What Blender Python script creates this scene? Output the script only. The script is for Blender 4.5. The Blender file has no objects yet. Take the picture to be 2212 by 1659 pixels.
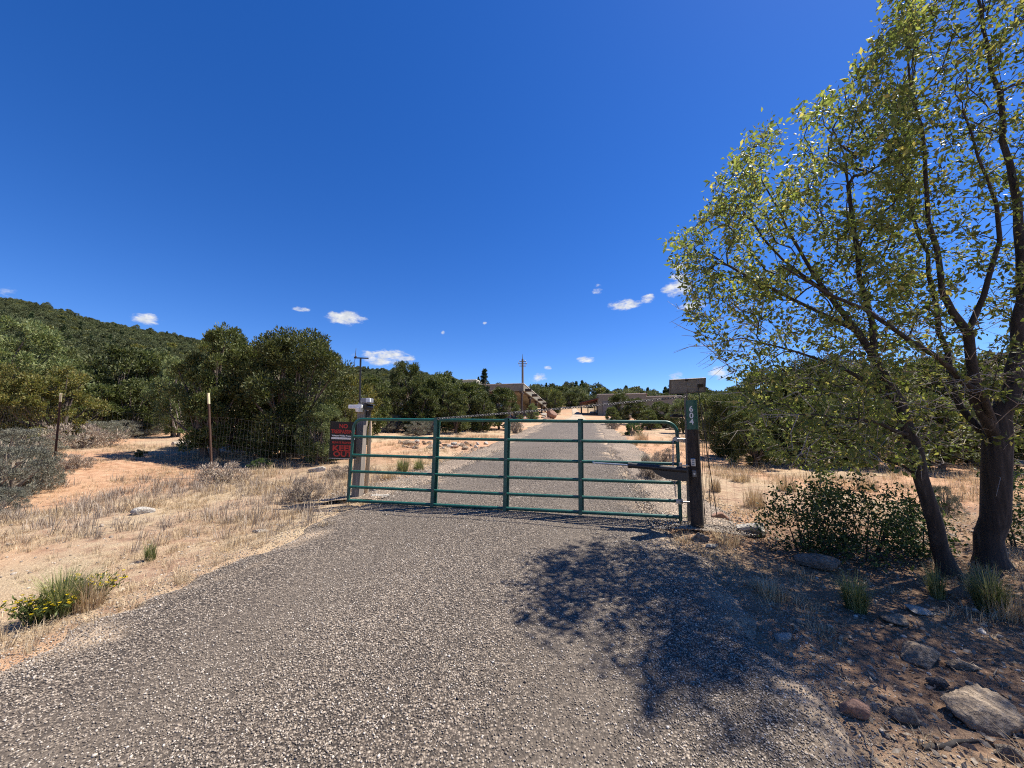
import bpy, bmesh, math, random
import numpy as np
from mathutils import Vector, Matrix, Euler

# ------------------------------------------------------------------ camera, sky, sun, exposure
scene = bpy.context.scene
COL = scene.collection
R = math.radians
ZC = 1.55            # eye height above the road at the camera's foot
PITCH = R(8.0)
FPX = 833.0          # focal length in units of a 2212 px wide picture
CX, CY = 1106.0, 829.5

cam_d = bpy.data.cameras.new('camera')
cam = bpy.data.objects.new('camera', cam_d)
COL.objects.link(cam)
cam.location = (0, 0, ZC)
cam.rotation_euler = (R(90) + PITCH, 0, 0)
cam_d.sensor_width = 36.0
cam_d.lens = 36.0 * FPX / 2212.0
cam_d.clip_start = 0.05
cam_d.clip_end = 5000
scene.camera = cam

SUN_EL, SUN_AZ = R(61), R(73)      # azimuth measured from +Y (view) towards +X (right)
SUN_DIR = Vector((math.cos(SUN_EL) * math.sin(SUN_AZ), math.cos(SUN_EL) * math.cos(SUN_AZ), math.sin(SUN_EL)))
sun_d = bpy.data.lights.new('sun', 'SUN')
sun_d.energy = 5.0
sun_d.angle = R(0.53)
sun_d.color = (1.0, 0.94, 0.84)
sun = bpy.data.objects.new('sun', sun_d)
COL.objects.link(sun)
sun.rotation_euler = (-SUN_DIR).to_track_quat('-Z', 'Y').to_euler()
sun.location = (20, 20, 40)

scene.view_settings.view_transform = 'Standard'
scene.view_settings.look = 'None'
scene.view_settings.exposure = 0.93
scene.view_settings.gamma = 1.0
scene.cycles.use_denoising = False
scene.cycles.pixel_filter_type = 'BLACKMAN_HARRIS'
scene.cycles.filter_width = 1.1
scene.cycles.max_bounces = 6
scene.cycles.transparent_max_bounces = 8

def ray(u, v):
    """camera ray through a point of the 2212-wide picture, scaled so that depth = 1"""
    x = (u - CX) / FPX
    w = -(v - CY) / FPX
    return Vector((x, math.cos(PITCH) - math.sin(PITCH) * w, math.sin(PITCH) + math.cos(PITCH) * w))

def at(u, v, t):
    return Vector((0, 0, ZC)) + ray(u, v) * t

# ---- world: Nishita sky, with a few small fair-weather clouds far away
world = bpy.data.worlds.new('World')
scene.world = world
world.use_nodes = True
wn, wl = world.node_tree.nodes, world.node_tree.links
wn.clear()
sky = wn.new('ShaderNodeTexSky')
sky.sky_type = 'NISHITA'
sky.sun_disc = False
sky.sun_elevation = SUN_EL
sky.sun_rotation = SUN_AZ
sky.altitude = 2400
sky.air_density = 1.0
sky.dust_density = 0.6
sky.ozone_density = 2.5
hsv = wn.new('ShaderNodeHueSaturation')
hsv.inputs['Saturation'].default_value = 1.34
hsv.inputs['Hue'].default_value = 0.514
hsv.inputs['Value'].default_value = 1.0
wl.new(sky.outputs[0], hsv.inputs['Color'])
tc = wn.new('ShaderNodeTexCoord')
nz = wn.new('ShaderNodeTexNoise')
nz.inputs['Scale'].default_value = 34.0
nz.inputs['Detail'].default_value = 6.0
nz.inputs['Roughness'].default_value = 0.62
mp = wn.new('ShaderNodeMapping')
mp.inputs['Scale'].default_value = (1, 1, 2.2)
wl.new(tc.outputs['Generated'], mp.inputs['Vector'])
wl.new(mp.outputs[0], nz.inputs['Vector'])
CLOUDS = [(318, 690, 42, 15, 1.0), (650, 667, 26, 7, .8), (750, 687, 52, 19, 1.0), (832, 772, 76, 20, 1.0), (957, 718, 6, 6, .8),
          (1047, 698, 6, 5, .8), (1265, 776, 23, 9, 1.0), (1350, 657, 42, 17, 1.0), (1400, 645, 21, 12, .9), (1290, 625, 14, 13, .6),
          (1465, 622, 42, 23, 1.0), (1468, 598, 26, 10, .9), (1475, 576, 26, 10, .8), (1495, 660, 36, 14, .9), (1160, 816, 24, 14, .8),
          (1462, 814, 20, 13, .85), (1560, 806, 36, 18, .9), (10, 630, 34, 18, .6), (1183, 795, 10, 6, .6), (870, 740, 5, 4, .6)]
def wmath(op, a, b=None, c=None, clamp=False):
    n = wn.new('ShaderNodeMath'); n.operation = op; n.use_clamp = clamp
    for i, s in enumerate((a, b, c)):
        if s is None: continue
        if isinstance(s, (int, float)): n.inputs[i].default_value = s
        else: wl.new(s, n.inputs[i])
    return n.outputs[0]
acc = None
for (u, v, a, b, k) in CLOUDS:
    d0 = ray(u, v).normalized()
    rt = (ray(u + 1, v).normalized() - d0); upv = (ray(u, v - 1).normalized() - d0)
    sx, sy = rt.length, upv.length
    rt.normalize(); upv.normalize()
    def dotn(vec):
        n = wn.new('ShaderNodeVectorMath'); n.operation = 'DOT_PRODUCT'
        wl.new(tc.outputs['Generated'], n.inputs[0]); n.inputs[1].default_value = vec
        return n.outputs['Value']
    p = wmath('MULTIPLY', wmath('SUBTRACT', dotn(rt), d0.dot(rt)), 1 / (a * sx))
    q = wmath('MULTIPLY', wmath('SUBTRACT', dotn(upv), d0.dot(upv)), 1 / (b * sy))
    r2 = wmath('ADD', wmath('MULTIPLY', p, p), wmath('MULTIPLY', q, q))
    face = wmath('GREATER_THAN', dotn(d0), 0.5)
    m = wmath('MULTIPLY', wmath('SUBTRACT', 1.0, r2, clamp=True), face)
    m = wmath('MULTIPLY', m, k)
    acc = m if acc is None else wmath('MAXIMUM', acc, m)
# mask = smoothstep of envelope + noise
env = wmath('ADD', wmath('MULTIPLY', acc, 1.0), wmath('MULTIPLY', wmath('SUBTRACT', nz.outputs['Fac'], 0.5), 2.6))
gate_ = wmath('MULTIPLY', acc, 6.0, clamp=True)
mr = wn.new('ShaderNodeMapRange'); mr.interpolation_type = 'SMOOTHSTEP'
mr.inputs['From Min'].default_value = 0.24; mr.inputs['From Max'].default_value = 1.15
wl.new(env, mr.inputs['Value'])
mask = wmath('MULTIPLY', mr.outputs[0], gate_, clamp=True)
mixc = wn.new('ShaderNodeMix'); mixc.data_type = 'RGBA'
wl.new(mask, mixc.inputs[0]); wl.new(hsv.outputs[0], mixc.inputs[6])
cn = wn.new('ShaderNodeTexNoise'); cn.inputs['Scale'].default_value = 60; cn.inputs['Detail'].default_value = 4
wl.new(tc.outputs['Generated'], cn.inputs['Vector'])
cr = wn.new('ShaderNodeValToRGB'); cr.color_ramp.elements[0].position = .35; cr.color_ramp.elements[1].position = .6
cr.color_ramp.elements[0].color = (.70, .75, .84, 1); cr.color_ramp.elements[1].color = (1, 1, 1, 1)
wl.new(cn.outputs['Fac'], cr.inputs['Fac'])
cs_ = wn.new('ShaderNodeVectorMath'); cs_.operation = 'SCALE'; cs_.inputs['Scale'].default_value = 4.9
wl.new(cr.outputs[0], cs_.inputs[0]); wl.new(cs_.outputs[0], mixc.inputs[7])
bg = wn.new('ShaderNodeBackground'); bg.inputs['Strength'].default_value = 0.098
wl.new(mixc.outputs[2], bg.inputs['Color'])
wo = wn.new('ShaderNodeOutputWorld'); wl.new(bg.outputs[0], wo.inputs['Surface'])

# ------------------------------------------------------------------ terrain function
def vnoise(x, y, seed=0):
    x = np.asarray(x, float); y = np.asarray(y, float)
    xi = np.floor(x).astype(np.int64); yi = np.floor(y).astype(np.int64)
    fx = x - xi; fy = y - yi
    fx = fx * fx * (3 - 2 * fx); fy = fy * fy * (3 - 2 * fy)
    def hsh(a, b):
        h = (a * 374761393 + b * 668265263 + seed * 144269504) & 0xffffffff
        h = ((h ^ (h >> 13)) * 1274126177) & 0xffffffff
        return ((h ^ (h >> 16)) & 0xffff) / 65535.0
    return (hsh(xi, yi) * (1 - fx) + hsh(xi + 1, yi) * fx) * (1 - fy) + (hsh(xi, yi + 1) * (1 - fx) + hsh(xi + 1, yi + 1) * fx) * fy
def fbm(x, y, seed=0, o=3):
    s = 0; a = 0.5; t = 0
    for i in range(o):
        s = s + a * vnoise(np.asarray(x) * 2 ** i, np.asarray(y) * 2 ** i, seed + i * 7); t += a; a *= .5
    return s / t
def smooth(x): x = np.clip(x, 0, 1); return x * x * (3 - 2 * x)

RY = [-12, -3, 1.9, 3, 5.6, 9, 15.4, 28, 36, 46, 60, 90]
RL = [-4.2, -3.5, -3.15, -2.95, -2.5, -1.57, -.29, 1.8, 3.4, 5.4, 8.3, 12]
RR = [1.0, 1.4, 1.62, 1.85, 2.15, 2.78, 4.0, 6.4, 8.0, 10.0, 12.2, 16]
def road_d(x, y):
    l = np.interp(y, RY, RL); r = np.interp(y, RY, RR)
    return np.abs(x - (l + r) / 2) - (r - l) / 2

RIDGE = [(-300, 600, 430), (0, 643, 430), (100, 656, 425), (200, 690, 415), (300, 709, 400), (450, 738, 380), (560, 752, 350), (740, 792, 300),
         (900, 806, 230), (1000, 822, 190), (1100, 832, 165), (1230, 832, 140), (1300, 836, 130), (1400, 846, 125), (1500, 850, 120), (1700, 845, 120), (2212, 840, 120)]
_az, _H, _D = [], [], []
for (u, v, D) in RIDGE:
    d = ray(u, v); hz = math.hypot(d.x, d.y)
    _az.append(math.atan2(d.x, d.y)); _D.append(D); _H.append(ZC + D * d.z / hz - 3.2)
_az = [-math.pi, -2.2] + _az + [2.2, math.pi]; _D = [300, 300] + _D + [200, 300]; _H = [-15, 30] + _H + [4, -15]
R0 = 52.0
def H(x, y):
    x = np.asarray(x, float); y = np.asarray(y, float)
    r = np.hypot(x, y) + 1e-6; az = np.arctan2(x, y)
    k = np.minimum(1, R0 / r)
    xb, yb = x * k, y * k
    pl = -.0106 * xb + .0816 * yb
    D = np.interp(az, _az, _D); HD = np.interp(az, _az, _H)
    s = np.clip((r - R0) / (D - R0), 0, None)
    rise = np.where(s < 1, s ** 1.12, 1.0 - (s - 1) * 0.3 * np.minimum(1, D / 400))
    far = (HD - pl) * np.where(s > 0, rise, 0)
    d = road_d(x, y)
    off = smooth(d / 0.9)
    near = -.06 * off * np.clip(1 - r / 60, 0, 1) + smooth(d / 2.0) * (.16 * (fbm(x * .3, y * .3, 3) - .5) + .05 * (fbm(x * 1.6, y * 1.6, 9) - .5))
    rough = np.clip((r - 60) / 100, 0, 1) * 3.0 * (fbm(x * .03, y * .03, 5) - .5)
    bank = .30 * smooth((-x - 7.5) / 4) * smooth((y - 2) / 5) * np.clip(1 - r / 45, 0, 1)
    return pl + far + near + rough * np.clip(1.2 - s, 0, 1) + bank
def Hs(x, y): return float(H(x, y))
def gp(u, v):
    """ground point seen at a picture point"""
    d = ray(u, v); t = 0.8
    prev = t
    while t < 500:
        p = at(u, v, t)
        if p.z <= Hs(p.x, p.y):
            lo, hi = prev, t
            for _ in range(25):
                m = (lo + hi) / 2; p = at(u, v, m)
                if p.z <= Hs(p.x, p.y): hi = m
                else: lo = m
            p = at(u, v, hi); return Vector((p.x, p.y, Hs(p.x, p.y))), hi
        prev = t; t *= 1.01
    raise ValueError('no ground at %s' % ((u, v),))

# ------------------------------------------------------------------ materials
def new_mat(name):
    m = bpy.data.materials.new(name); m.use_nodes = True
    nt = m.node_tree; b = nt.nodes['Principled BSDF']
    return m, nt, b
def N(nt, typ, **kw):
    n = nt.nodes.new(typ)
    for k, v in kw.items(): setattr(n, k, v)
    return n
def ramp(nt, fac, stops, interp='LINEAR'):
    r = N(nt, 'ShaderNodeValToRGB'); r.color_ramp.interpolation = interp
    e = r.color_ramp.elements
    while len(e) < len(stops): e.new(0.5)
    for el, (p, c) in zip(e, stops):
        el.position = p; el.color = (*c, 1) if len(c) == 3 else c
    nt.links.new(fac, r.inputs['Fac']); return r.outputs['Color']
def noise(nt, scale, detail=4, rough=.55, coord='Object', vec=None):
    n = N(nt, 'ShaderNodeTexNoise'); n.inputs['Scale'].default_value = scale; n.inputs['Detail'].default_value = detail
    n.inputs['Roughness'].default_value = rough
    if vec is None:
        t = N(nt, 'ShaderNodeTexCoord'); vec = t.outputs[coord]
    nt.links.new(vec, n.inputs['Vector']); return n.outputs['Fac']
def mixrgb(nt, f, a, b, mode='MIX'):
    m = N(nt, 'ShaderNodeMix', data_type='RGBA', blend_type=mode)
    for s, i in ((f, 0), (a, 6), (b, 7)):
        if isinstance(s, (int, float)): m.inputs[i].default_value = s
        elif isinstance(s, tuple): m.inputs[i].default_value = (*s, 1)
        else: nt.links.new(s, m.inputs[i])
    return m.outputs[2]
def mathn(nt, op, a, b=0.0, clamp=False):
    m = N(nt, 'ShaderNodeMath', operation=op, use_clamp=clamp)
    for s, i in ((a, 0), (b, 1)):
        if isinstance(s, (int, float)): m.inputs[i].default_value = s
        else: nt.links.new(s, m.inputs[i])
    return m.outputs[0]
def bump(nt, b, h, strength=.4, dist=.02):
    n = N(nt, 'ShaderNodeBump'); n.inputs['Strength'].default_value = strength; n.inputs['Distance'].default_value = dist
    nt.links.new(h, n.inputs['Height']); nt.links.new(n.outputs[0], b.inputs['Normal'])
def simple(name, stops, scale=20, rough=.7, metal=0., bs=.3, bd=.003, detail=5):
    m, nt, b = new_mat(name)
    f = noise(nt, scale, detail)
    nt.links.new(ramp(nt, f, stops), b.inputs['Base Color'])
    b.inputs['Roughness'].default_value = rough; b.inputs['Metallic'].default_value = metal
    if bs: bump(nt, b, f, bs, bd)
    return m

def leaf_mat(name, stops, transl=.35, rough=.5, tcol=1.3, objvar=.25):
    """colour varies per spray (mesh island) and a little per plant"""
    m, nt, b = new_mat(name)
    g = N(nt, 'ShaderNodeNewGeometry'); oi = N(nt, 'ShaderNodeObjectInfo')
    c = ramp(nt, g.outputs['Random Per Island'], stops)
    hs = N(nt, 'ShaderNodeHueSaturation')
    nt.links.new(c, hs.inputs['Color'])
    mr = N(nt, 'ShaderNodeMapRange'); mr.inputs['To Min'].default_value = 1 - objvar; mr.inputs['To Max'].default_value = 1 + objvar
    nt.links.new(oi.outputs['Random'], mr.inputs['Value']); nt.links.new(mr.outputs[0], hs.inputs['Value'])
    nt.links.new(hs.outputs[0], b.inputs['Base Color']); b.inputs['Roughness'].default_value = rough
    b.inputs['Specular IOR Level'].default_value = .3
    tr = N(nt, 'ShaderNodeBsdfTranslucent'); ms = N(nt, 'ShaderNodeMixShader'); ms.inputs[0].default_value = transl
    br = N(nt, 'ShaderNodeHueSaturation'); br.inputs['Value'].default_value = tcol; br.inputs['Saturation'].default_value = 1.15
    nt.links.new(hs.outputs[0], br.inputs['Color']); nt.links.new(br.outputs[0], tr.inputs['Color'])
    out = nt.nodes['Material Output']
    nt.links.new(b.outputs[0], ms.inputs[1]); nt.links.new(tr.outputs[0], ms.inputs[2]); nt.links.new(ms.outputs[0], out.inputs['Surface'])
    return m

M = {}
M['juniper'] = leaf_mat('juniper foliage', [(0, (.044, .058, .017)), (.45, (.082, .102, .029)), (.8, (.128, .148, .045)), (1, (.21, .205, .08))], .22, .6, 1.2)
M['far_juniper'] = leaf_mat('far juniper foliage', [(0, (.060, .075, .030)), (.5, (.095, .110, .045)), (1, (.16, .16, .075))], .22, .7, 1.2, .35)
M['juniper_light'] = leaf_mat('pale juniper foliage', [(0, (.075, .105, .038)), (.5, (.135, .165, .060)), (1, (.23, .24, .10))], .25, .6)
M['oak'] = leaf_mat('yellowing scrub foliage', [(0, (.075, .090, .024)), (.5, (.14, .145, .040)), (1, (.25, .205, .065))], .3, .6)
M['pinyon'] = leaf_mat('pinyon needles', [(0, (.022, .042, .018)), (.6, (.05, .075, .03)), (1, (.10, .115, .05))], .18, .6)
M['elm'] = leaf_mat('elm leaves', [(0, (.080, .105, .030)), (.5, (.140, .170, .048)), (.85, (.225, .240, .075)), (1, (.38, .33, .11))], .42, .5, 1.8)
M['sucker'] = leaf_mat('shrub leaves', [(0, (.03, .055, .018)), (.6, (.06, .095, .03)), (1, (.11, .14, .05))], .3, .42, 1.4)
M['sage'] = leaf_mat('sagebrush leaves', [(0, (.095, .098, .074)), (.5, (.17, .170, .127)), (1, (.30, .295, .225))], .15, .8, 1.0, .18)
M['greysage'] = leaf_mat('dry weed stems', [(0, (.20, .155, .12)), (.5, (.32, .26, .20)), (1, (.47, .39, .30))], .15, .8, 1.0, .2)
M['straw'] = leaf_mat('dry straw grass', [(0, (.32, .225, .135)), (.5, (.48, .365, .225)), (1, (.66, .54, .36))], .25, .7, 1.0, .15)
M['bunch'] = leaf_mat('green bunchgrass', [(0, (.10, .13, .04)), (.5, (.19, .21, .08)), (1, (.40, .37, .18))], .3, .6, 1.2, .15)
M['rabbit'] = leaf_mat('bluish rabbitbrush stems', [(0, (.12, .15, .09)), (.5, (.20, .23, .14)), (1, (.33, .34, .22))], .2, .7, 1.0, .1)
M['flower'] = leaf_mat('yellow petals', [(0, (.55, .42, .02)), (1, (.75, .62, .04))], .3, .5, 1.1, .05)
M['flowergreen'] = leaf_mat('flower plant leaves', [(0, (.06, .08, .02)), (1, (.14, .17, .05))], .25, .6, 1.1, .05)
M['juniper_bark'] = simple('juniper bark', [(.3, (.06, .045, .035)), (.6, (.13, .10, .08)), (.8, (.24, .20, .17))], 24, .9, 0, .8, .012)
M['deadwood'] = simple('grey dead wood', [(.3, (.22, .18, .15)), (.7, (.45, .40, .34))], 30, .9, 0, .6, .005)
M['twig'] = simple('dry twigs', [(.3, (.10, .075, .055)), (.7, (.34, .28, .21))], 60, .9, 0, .4, .002)
M['rock'] = simple('tan sandstone', [(.25, (.13, .092, .062)), (.5, (.27, .205, .143)), (.75, (.43, .34, .25))], 5, .95, 0, 1.0, .05, 10)
M['rock_grey'] = simple('grey stone', [(.25, (.09, .070, .053)), (.5, (.19, .155, .122)), (.75, (.33, .28, .23))], 6, .95, 0, 1.0, .05, 10)
M['rock_white'] = simple('pale stone', [(.25, (.26, .225, .18)), (.5, (.45, .405, .345)), (.75, (.64, .60, .53))], 6, .95, 0, 1.0, .05, 10)
M['rock_red'] = simple('red sandstone', [(.25, (.14, .07, .05)), (.5, (.27, .15, .10)), (.75, (.38, .24, .17))], 9, .9, 0, .8, .015, 8)

def gravel_stone_mat():
    m, nt, b = new_mat('gravel stone')
    oi = N(nt, 'ShaderNodeObjectInfo')
    c = ramp(nt, oi.outputs['Random'], [(0, (.065, .048, .034)), (.3, (.150, .115, .083)), (.6, (.26, .21, .158)), (.88, (.42, .355, .28)), (1, (.66, .59, .50))])
    f = noise(nt, 3.0, 4)
    nt.links.new(mixrgb(nt, .25, c, ramp(nt, f, [(.3, (.10, .08, .065)), (.7, (.50, .43, .36))])), b.inputs['Base Color'])
    b.inputs['Roughness'].default_value = .75
    return m
M['gravel'] = gravel_stone_mat()

def road_mat(name, light=1.0, tint=(1, 1, 1), zscale=1.0):
    """small crushed stone packed in dark fines; takes over where stones are too small to build"""
    m, nt, b = new_mat(name)
    t = N(nt, 'ShaderNodeTexCoord')
    v = N(nt, 'ShaderNodeTexVoronoi'); v.inputs['Scale'].default_value = 75 * zscale
    nt.links.new(t.outputs['Object'], v.inputs['Vector'])
    sep = N(nt, 'ShaderNodeSeparateColor'); nt.links.new(v.outputs['Color'], sep.inputs[0])
    L = light
    c = ramp(nt, sep.outputs[0], [(0, (.032 * L, .024 * L, .018 * L)), (.35, (.105 * L, .082 * L, .061 * L)), (.65, (.21 * L, .170 * L, .130 * L)), (1, (.46 * L, .390 * L, .310 * L))])
    e = ramp(nt, v.outputs['Distance'], [(.25, (1, 1, 1)), (.62, (.28, .26, .25))])
    c = mixrgb(nt, 1.0, c, e, 'MULTIPLY')
    big = ramp(nt, noise(nt, .9, 4), [(.35, (.82, .80, .78)), (.65, (1.12, 1.10, 1.08))])
    c = mixrgb(nt, 1.0, c, big, 'MULTIPLY')
    c = mixrgb(nt, 1.0, c, tint, 'MULTIPLY')
    wa = N(nt, 'ShaderNodeAttribute', attribute_name='wear'); ws = N(nt, 'ShaderNodeSeparateColor'); nt.links.new(wa.outputs['Color'], ws.inputs[0])
    c = mixrgb(nt, mathn(nt, 'MULTIPLY', ws.outputs[1], .8), c, ramp(nt, noise(nt, 30, 5), [(.3, (.05, .039, .029)), (.6, (.12, .095, .071)), (.8, (.21, .17, .13))]))   # packed fines in the wheel paths
    c = mixrgb(nt, ws.outputs[0], c, ramp(nt, noise(nt, 45, 5, .65), [(.3, (.24, .165, .105)), (.5, (.38, .28, .185)), (.72, (.56, .44, .30))]))                            # soil and straw dust drifted over the edge
    nt.links.new(c, b.inputs['Base Color']); b.inputs['Roughness'].default_value = .85
    h = mathn(nt, 'MULTIPLY', v.outputs['Distance'], -1.0)
    bump(nt, b, h, .7, .008)
    return m
M['road'] = road_mat('packed dark gravel')
M['shoulder'] = road_mat('pale loose gravel', 1.9, (1.0, .96, .90))

def ground_mat():
    m, nt, b = new_mat('dry ranch soil')
    at_ = N(nt, 'ShaderNodeAttribute', attribute_name='zone'); sp = N(nt, 'ShaderNodeSeparateColor'); nt.links.new(at_.outputs['Color'], sp.inputs[0])
    n1 = noise(nt, .55, 5); n2 = noise(nt, 7, 6, .65); n3 = noise(nt, 60, 4, .7); n4 = noise(nt, 190, 2, .6)
    soil = ramp(nt, n2, [(.25, (.24, .145, .095)), (.5, (.38, .25, .165)), (.75, (.50, .355, .24))])
    straw = ramp(nt, n3, [(.3, (.27, .195, .12)), (.5, (.42, .32, .205)), (.72, (.60, .48, .32))])
    f = ramp(nt, mathn(nt, 'ADD', mathn(nt, 'MULTIPLY', n1, .6), mathn(nt, 'MULTIPLY', n2, .4)), [(.42, (0, 0, 0)), (.56, (1, 1, 1))])
    c = mixrgb(nt, f, soil, straw)
    # zone.r: orange bare soil; zone.g: dark leaf litter and humus; zone.b: far wooded slope
    c = mixrgb(nt, sp.outputs[0], c, ramp(nt, n2, [(.3, (.34, .17, .09)), (.55, (.50, .29, .17)), (.75, (.58, .38, .25))]))
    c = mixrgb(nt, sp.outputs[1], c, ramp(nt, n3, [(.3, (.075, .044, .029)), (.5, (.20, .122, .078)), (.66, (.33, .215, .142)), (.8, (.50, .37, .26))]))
    c = mixrgb(nt, sp.outputs[2], c, ramp(nt, n2, [(.3, (.10, .09, .05)), (.6, (.19, .155, .095)), (.8, (.28, .22, .15))]))
    spk = ramp(nt, n4, [(.3, (.72, .70, .68)), (.55, (1, 1, 1)), (.75, (1.25, 1.22, 1.18))])
    c = mixrgb(nt, 1.0, c, spk, 'MULTIPLY')
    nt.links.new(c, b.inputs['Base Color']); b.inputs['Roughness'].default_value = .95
    b.inputs['Specular IOR Level'].default_value = .15
    h = mathn(nt, 'ADD', mathn(nt, 'MULTIPLY', n2, .5), mathn(nt, 'MULTIPLY', n3, .5))
    bump(nt, b, h, .9, .05)
    return m
M['ground'] = ground_mat()

def painted(name, stops, rough=.35, scale=25, metal=0.):
    return simple(name, stops, scale, rough, metal, .08, .001)
M['gate_green'] = painted('green enamelled tube', [(.3, (.003, .050, .038)), (.6, (.004, .078, .058)), (.8, (.012, .11, .082))], .32)
def gate_paint():
    m, nt, b = new_mat('worn green enamel')
    f = noise(nt, 14, 5); g = noise(nt, 70, 4, .7); c = ramp(nt, f, [(.3, (.002, .056, .042)), (.55, (.003, .088, .066)), (.75, (.012, .125, .096))])
    chip = ramp(nt, mathn(nt, 'ADD', mathn(nt, 'MULTIPLY', g, .7), mathn(nt, 'MULTIPLY', f, .3)), [(.63, (0, 0, 0)), (.66, (1, 1, 1))])
    c = mixrgb(nt, chip, c, (.13, .075, .045)); c = mixrgb(nt, mathn(nt, 'MULTIPLY', noise(nt, 5, 4), .08), c, (.20, .18, .14))
    nt.links.new(c, b.inputs['Base Color']); b.inputs['Roughness'].default_value = .40; bump(nt, b, g, .12, .001)
    return m
M['gate_green'] = gate_paint()
M['sign_green'] = painted('green reflective sheet', [(.3, (.003, .085, .068)), (.7, (.005, .11, .088))], .4, 12)
M['white_paint'] = painted('white lettering', [(.3, (.70, .72, .70)), (.7, (.82, .83, .81))], .5, 40)
M['sign_black'] = painted('black sign plastic', [(.3, (.004, .004, .005)), (.7, (.009, .009, .010))], .7, 14)
M['sign_red'] = painted('red sign ink', [(.3, (.34, .010, .012)), (.7, (.48, .02, .02))], .5, 30)
M['sign_edge'] = painted('white plastic edge', [(.3, (.6, .6, .58)), (.7, (.75, .75, .72))], .5, 30)
M['black_metal'] = painted('black powder coat', [(.3, (.010, .010, .011)), (.7, (.028, .027, .026))], .42, 30)
M['steel'] = simple('galvanised steel', [(.3, (.30, .31, .32)), (.7, (.52, .53, .54))], 40, .38, .85, .1, .001)
M['dull_steel'] = simple('weathered steel', [(.3, (.10, .095, .09)), (.7, (.24, .225, .21))], 40, .55, .6, .2, .001)
M['rust'] = simple('rusty brown steel', [(.3, (.045, .022, .014)), (.6, (.085, .045, .03)), (.8, (.15, .085, .055))], 45, .8, .2, .4, .002)
M['tip_paint'] = painted('pale yellow tip paint', [(.3, (.55, .48, .26)), (.7, (.74, .68, .44))], .55, 30)
def wood(name, stops, stretch=14, bs=.7):
    m, nt, b = new_mat(name)
    t = N(nt, 'ShaderNodeTexCoord'); mpp = N(nt, 'ShaderNodeMapping'); mpp.inputs['Scale'].default_value = (stretch * 4, stretch * 4, stretch * .25)
    nt.links.new(t.outputs['Object'], mpp.inputs['Vector'])
    f = noise(nt, 1.0, 6, .65, vec=mpp.outputs[0])
    nt.links.new(ramp(nt, f, stops), b.inputs['Base Color']); b.inputs['Roughness'].default_value = .88
    bump(nt, b, f, bs, .006); return m
M['bark'] = wood('elm bark', [(.3, (.012, .010, .008)), (.55, (.038, .031, .026)), (.78, (.10, .088, .076))], 7, 1.0)
M['post_wood'] = wood('weathered grey post', [(.25, (.10, .082, .066)), (.5, (.22, .185, .15)), (.75, (.36, .31, .26))])
M['dark_post'] = wood('dark treated post', [(.25, (.014, .011, .009)), (.5, (.034, .027, .022)), (.75, (.075, .062, .052))])
M['peeled'] = wood('peeled pale pole', [(.25, (.36, .24, .14)), (.5, (.54, .40, .26)), (.75, (.68, .54, .38))], 8, .4)
M['white_plastic'] = painted('white plastic', [(.3, (.68, .69, .66)), (.7, (.80, .80, .77))], .4, 20)
M['grey_plastic'] = painted('grey plastic', [(.3, (.16, .165, .17)), (.7, (.24, .245, .25))], .5, 20)
M['lens'] = painted('dark lens glass', [(.3, (.01, .01, .012)), (.7, (.03, .03, .035))], .08, 20)
M['stucco'] = simple('grey tan stucco', [(.3, (.15, .138, .105)), (.7, (.22, .205, .16))], 5, .95, 0, .3, .02)
M['stucco_tan'] = simple('warm tan stucco', [(.3, (.15, .115, .075)), (.7, (.21, .165, .11))], 5, .95, 0, .3, .02)
M['stucco_cap'] = simple('pale parapet cap', [(.3, (.50, .46, .38)), (.7, (.62, .58, .49))], 5, .95, 0, .2, .02)
M['dark_wood'] = simple('dark stained timber', [(.3, (.022, .014, .010)), (.7, (.06, .04, .03))], 8, .7, 0, .3, .01)
M['red_soffit'] = simple('red brown roof boards', [(.3, (.11, .025, .018)), (.7, (.19, .05, .035))], 6, .7, 0, .3, .01)
M['window_glass'] = painted('dark window glass', [(.3, (.02, .025, .03)), (.7, (.04, .05, .06))], .06, 2)
M['window_frame'] = painted('pale window frame', [(.3, (.5, .5, .47)), (.7, (.62, .62, .58))], .5, 6)
M['pole_wood'] = wood('utility pole timber', [(.25, (.07, .052, .04)), (.6, (.15, .115, .09)), (.8, (.22, .18, .15))], 3)
M['panel_back'] = painted('pale panel backsheet', [(.3, (.17, .165, .16)), (.7, (.25, .245, .235))], .5, 12)
M['cell'] = painted('blue black solar cells', [(.3, (.006, .008, .02)), (.7, (.012, .016, .04))], .12, 12)
M['dirt'] = simple('pale dirt track', [(.25, (.24, .17, .115)), (.5, (.37, .28, .195)), (.75, (.52, .42, .31))], 1.6, .95, 0, .7, .05, 8)

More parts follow.
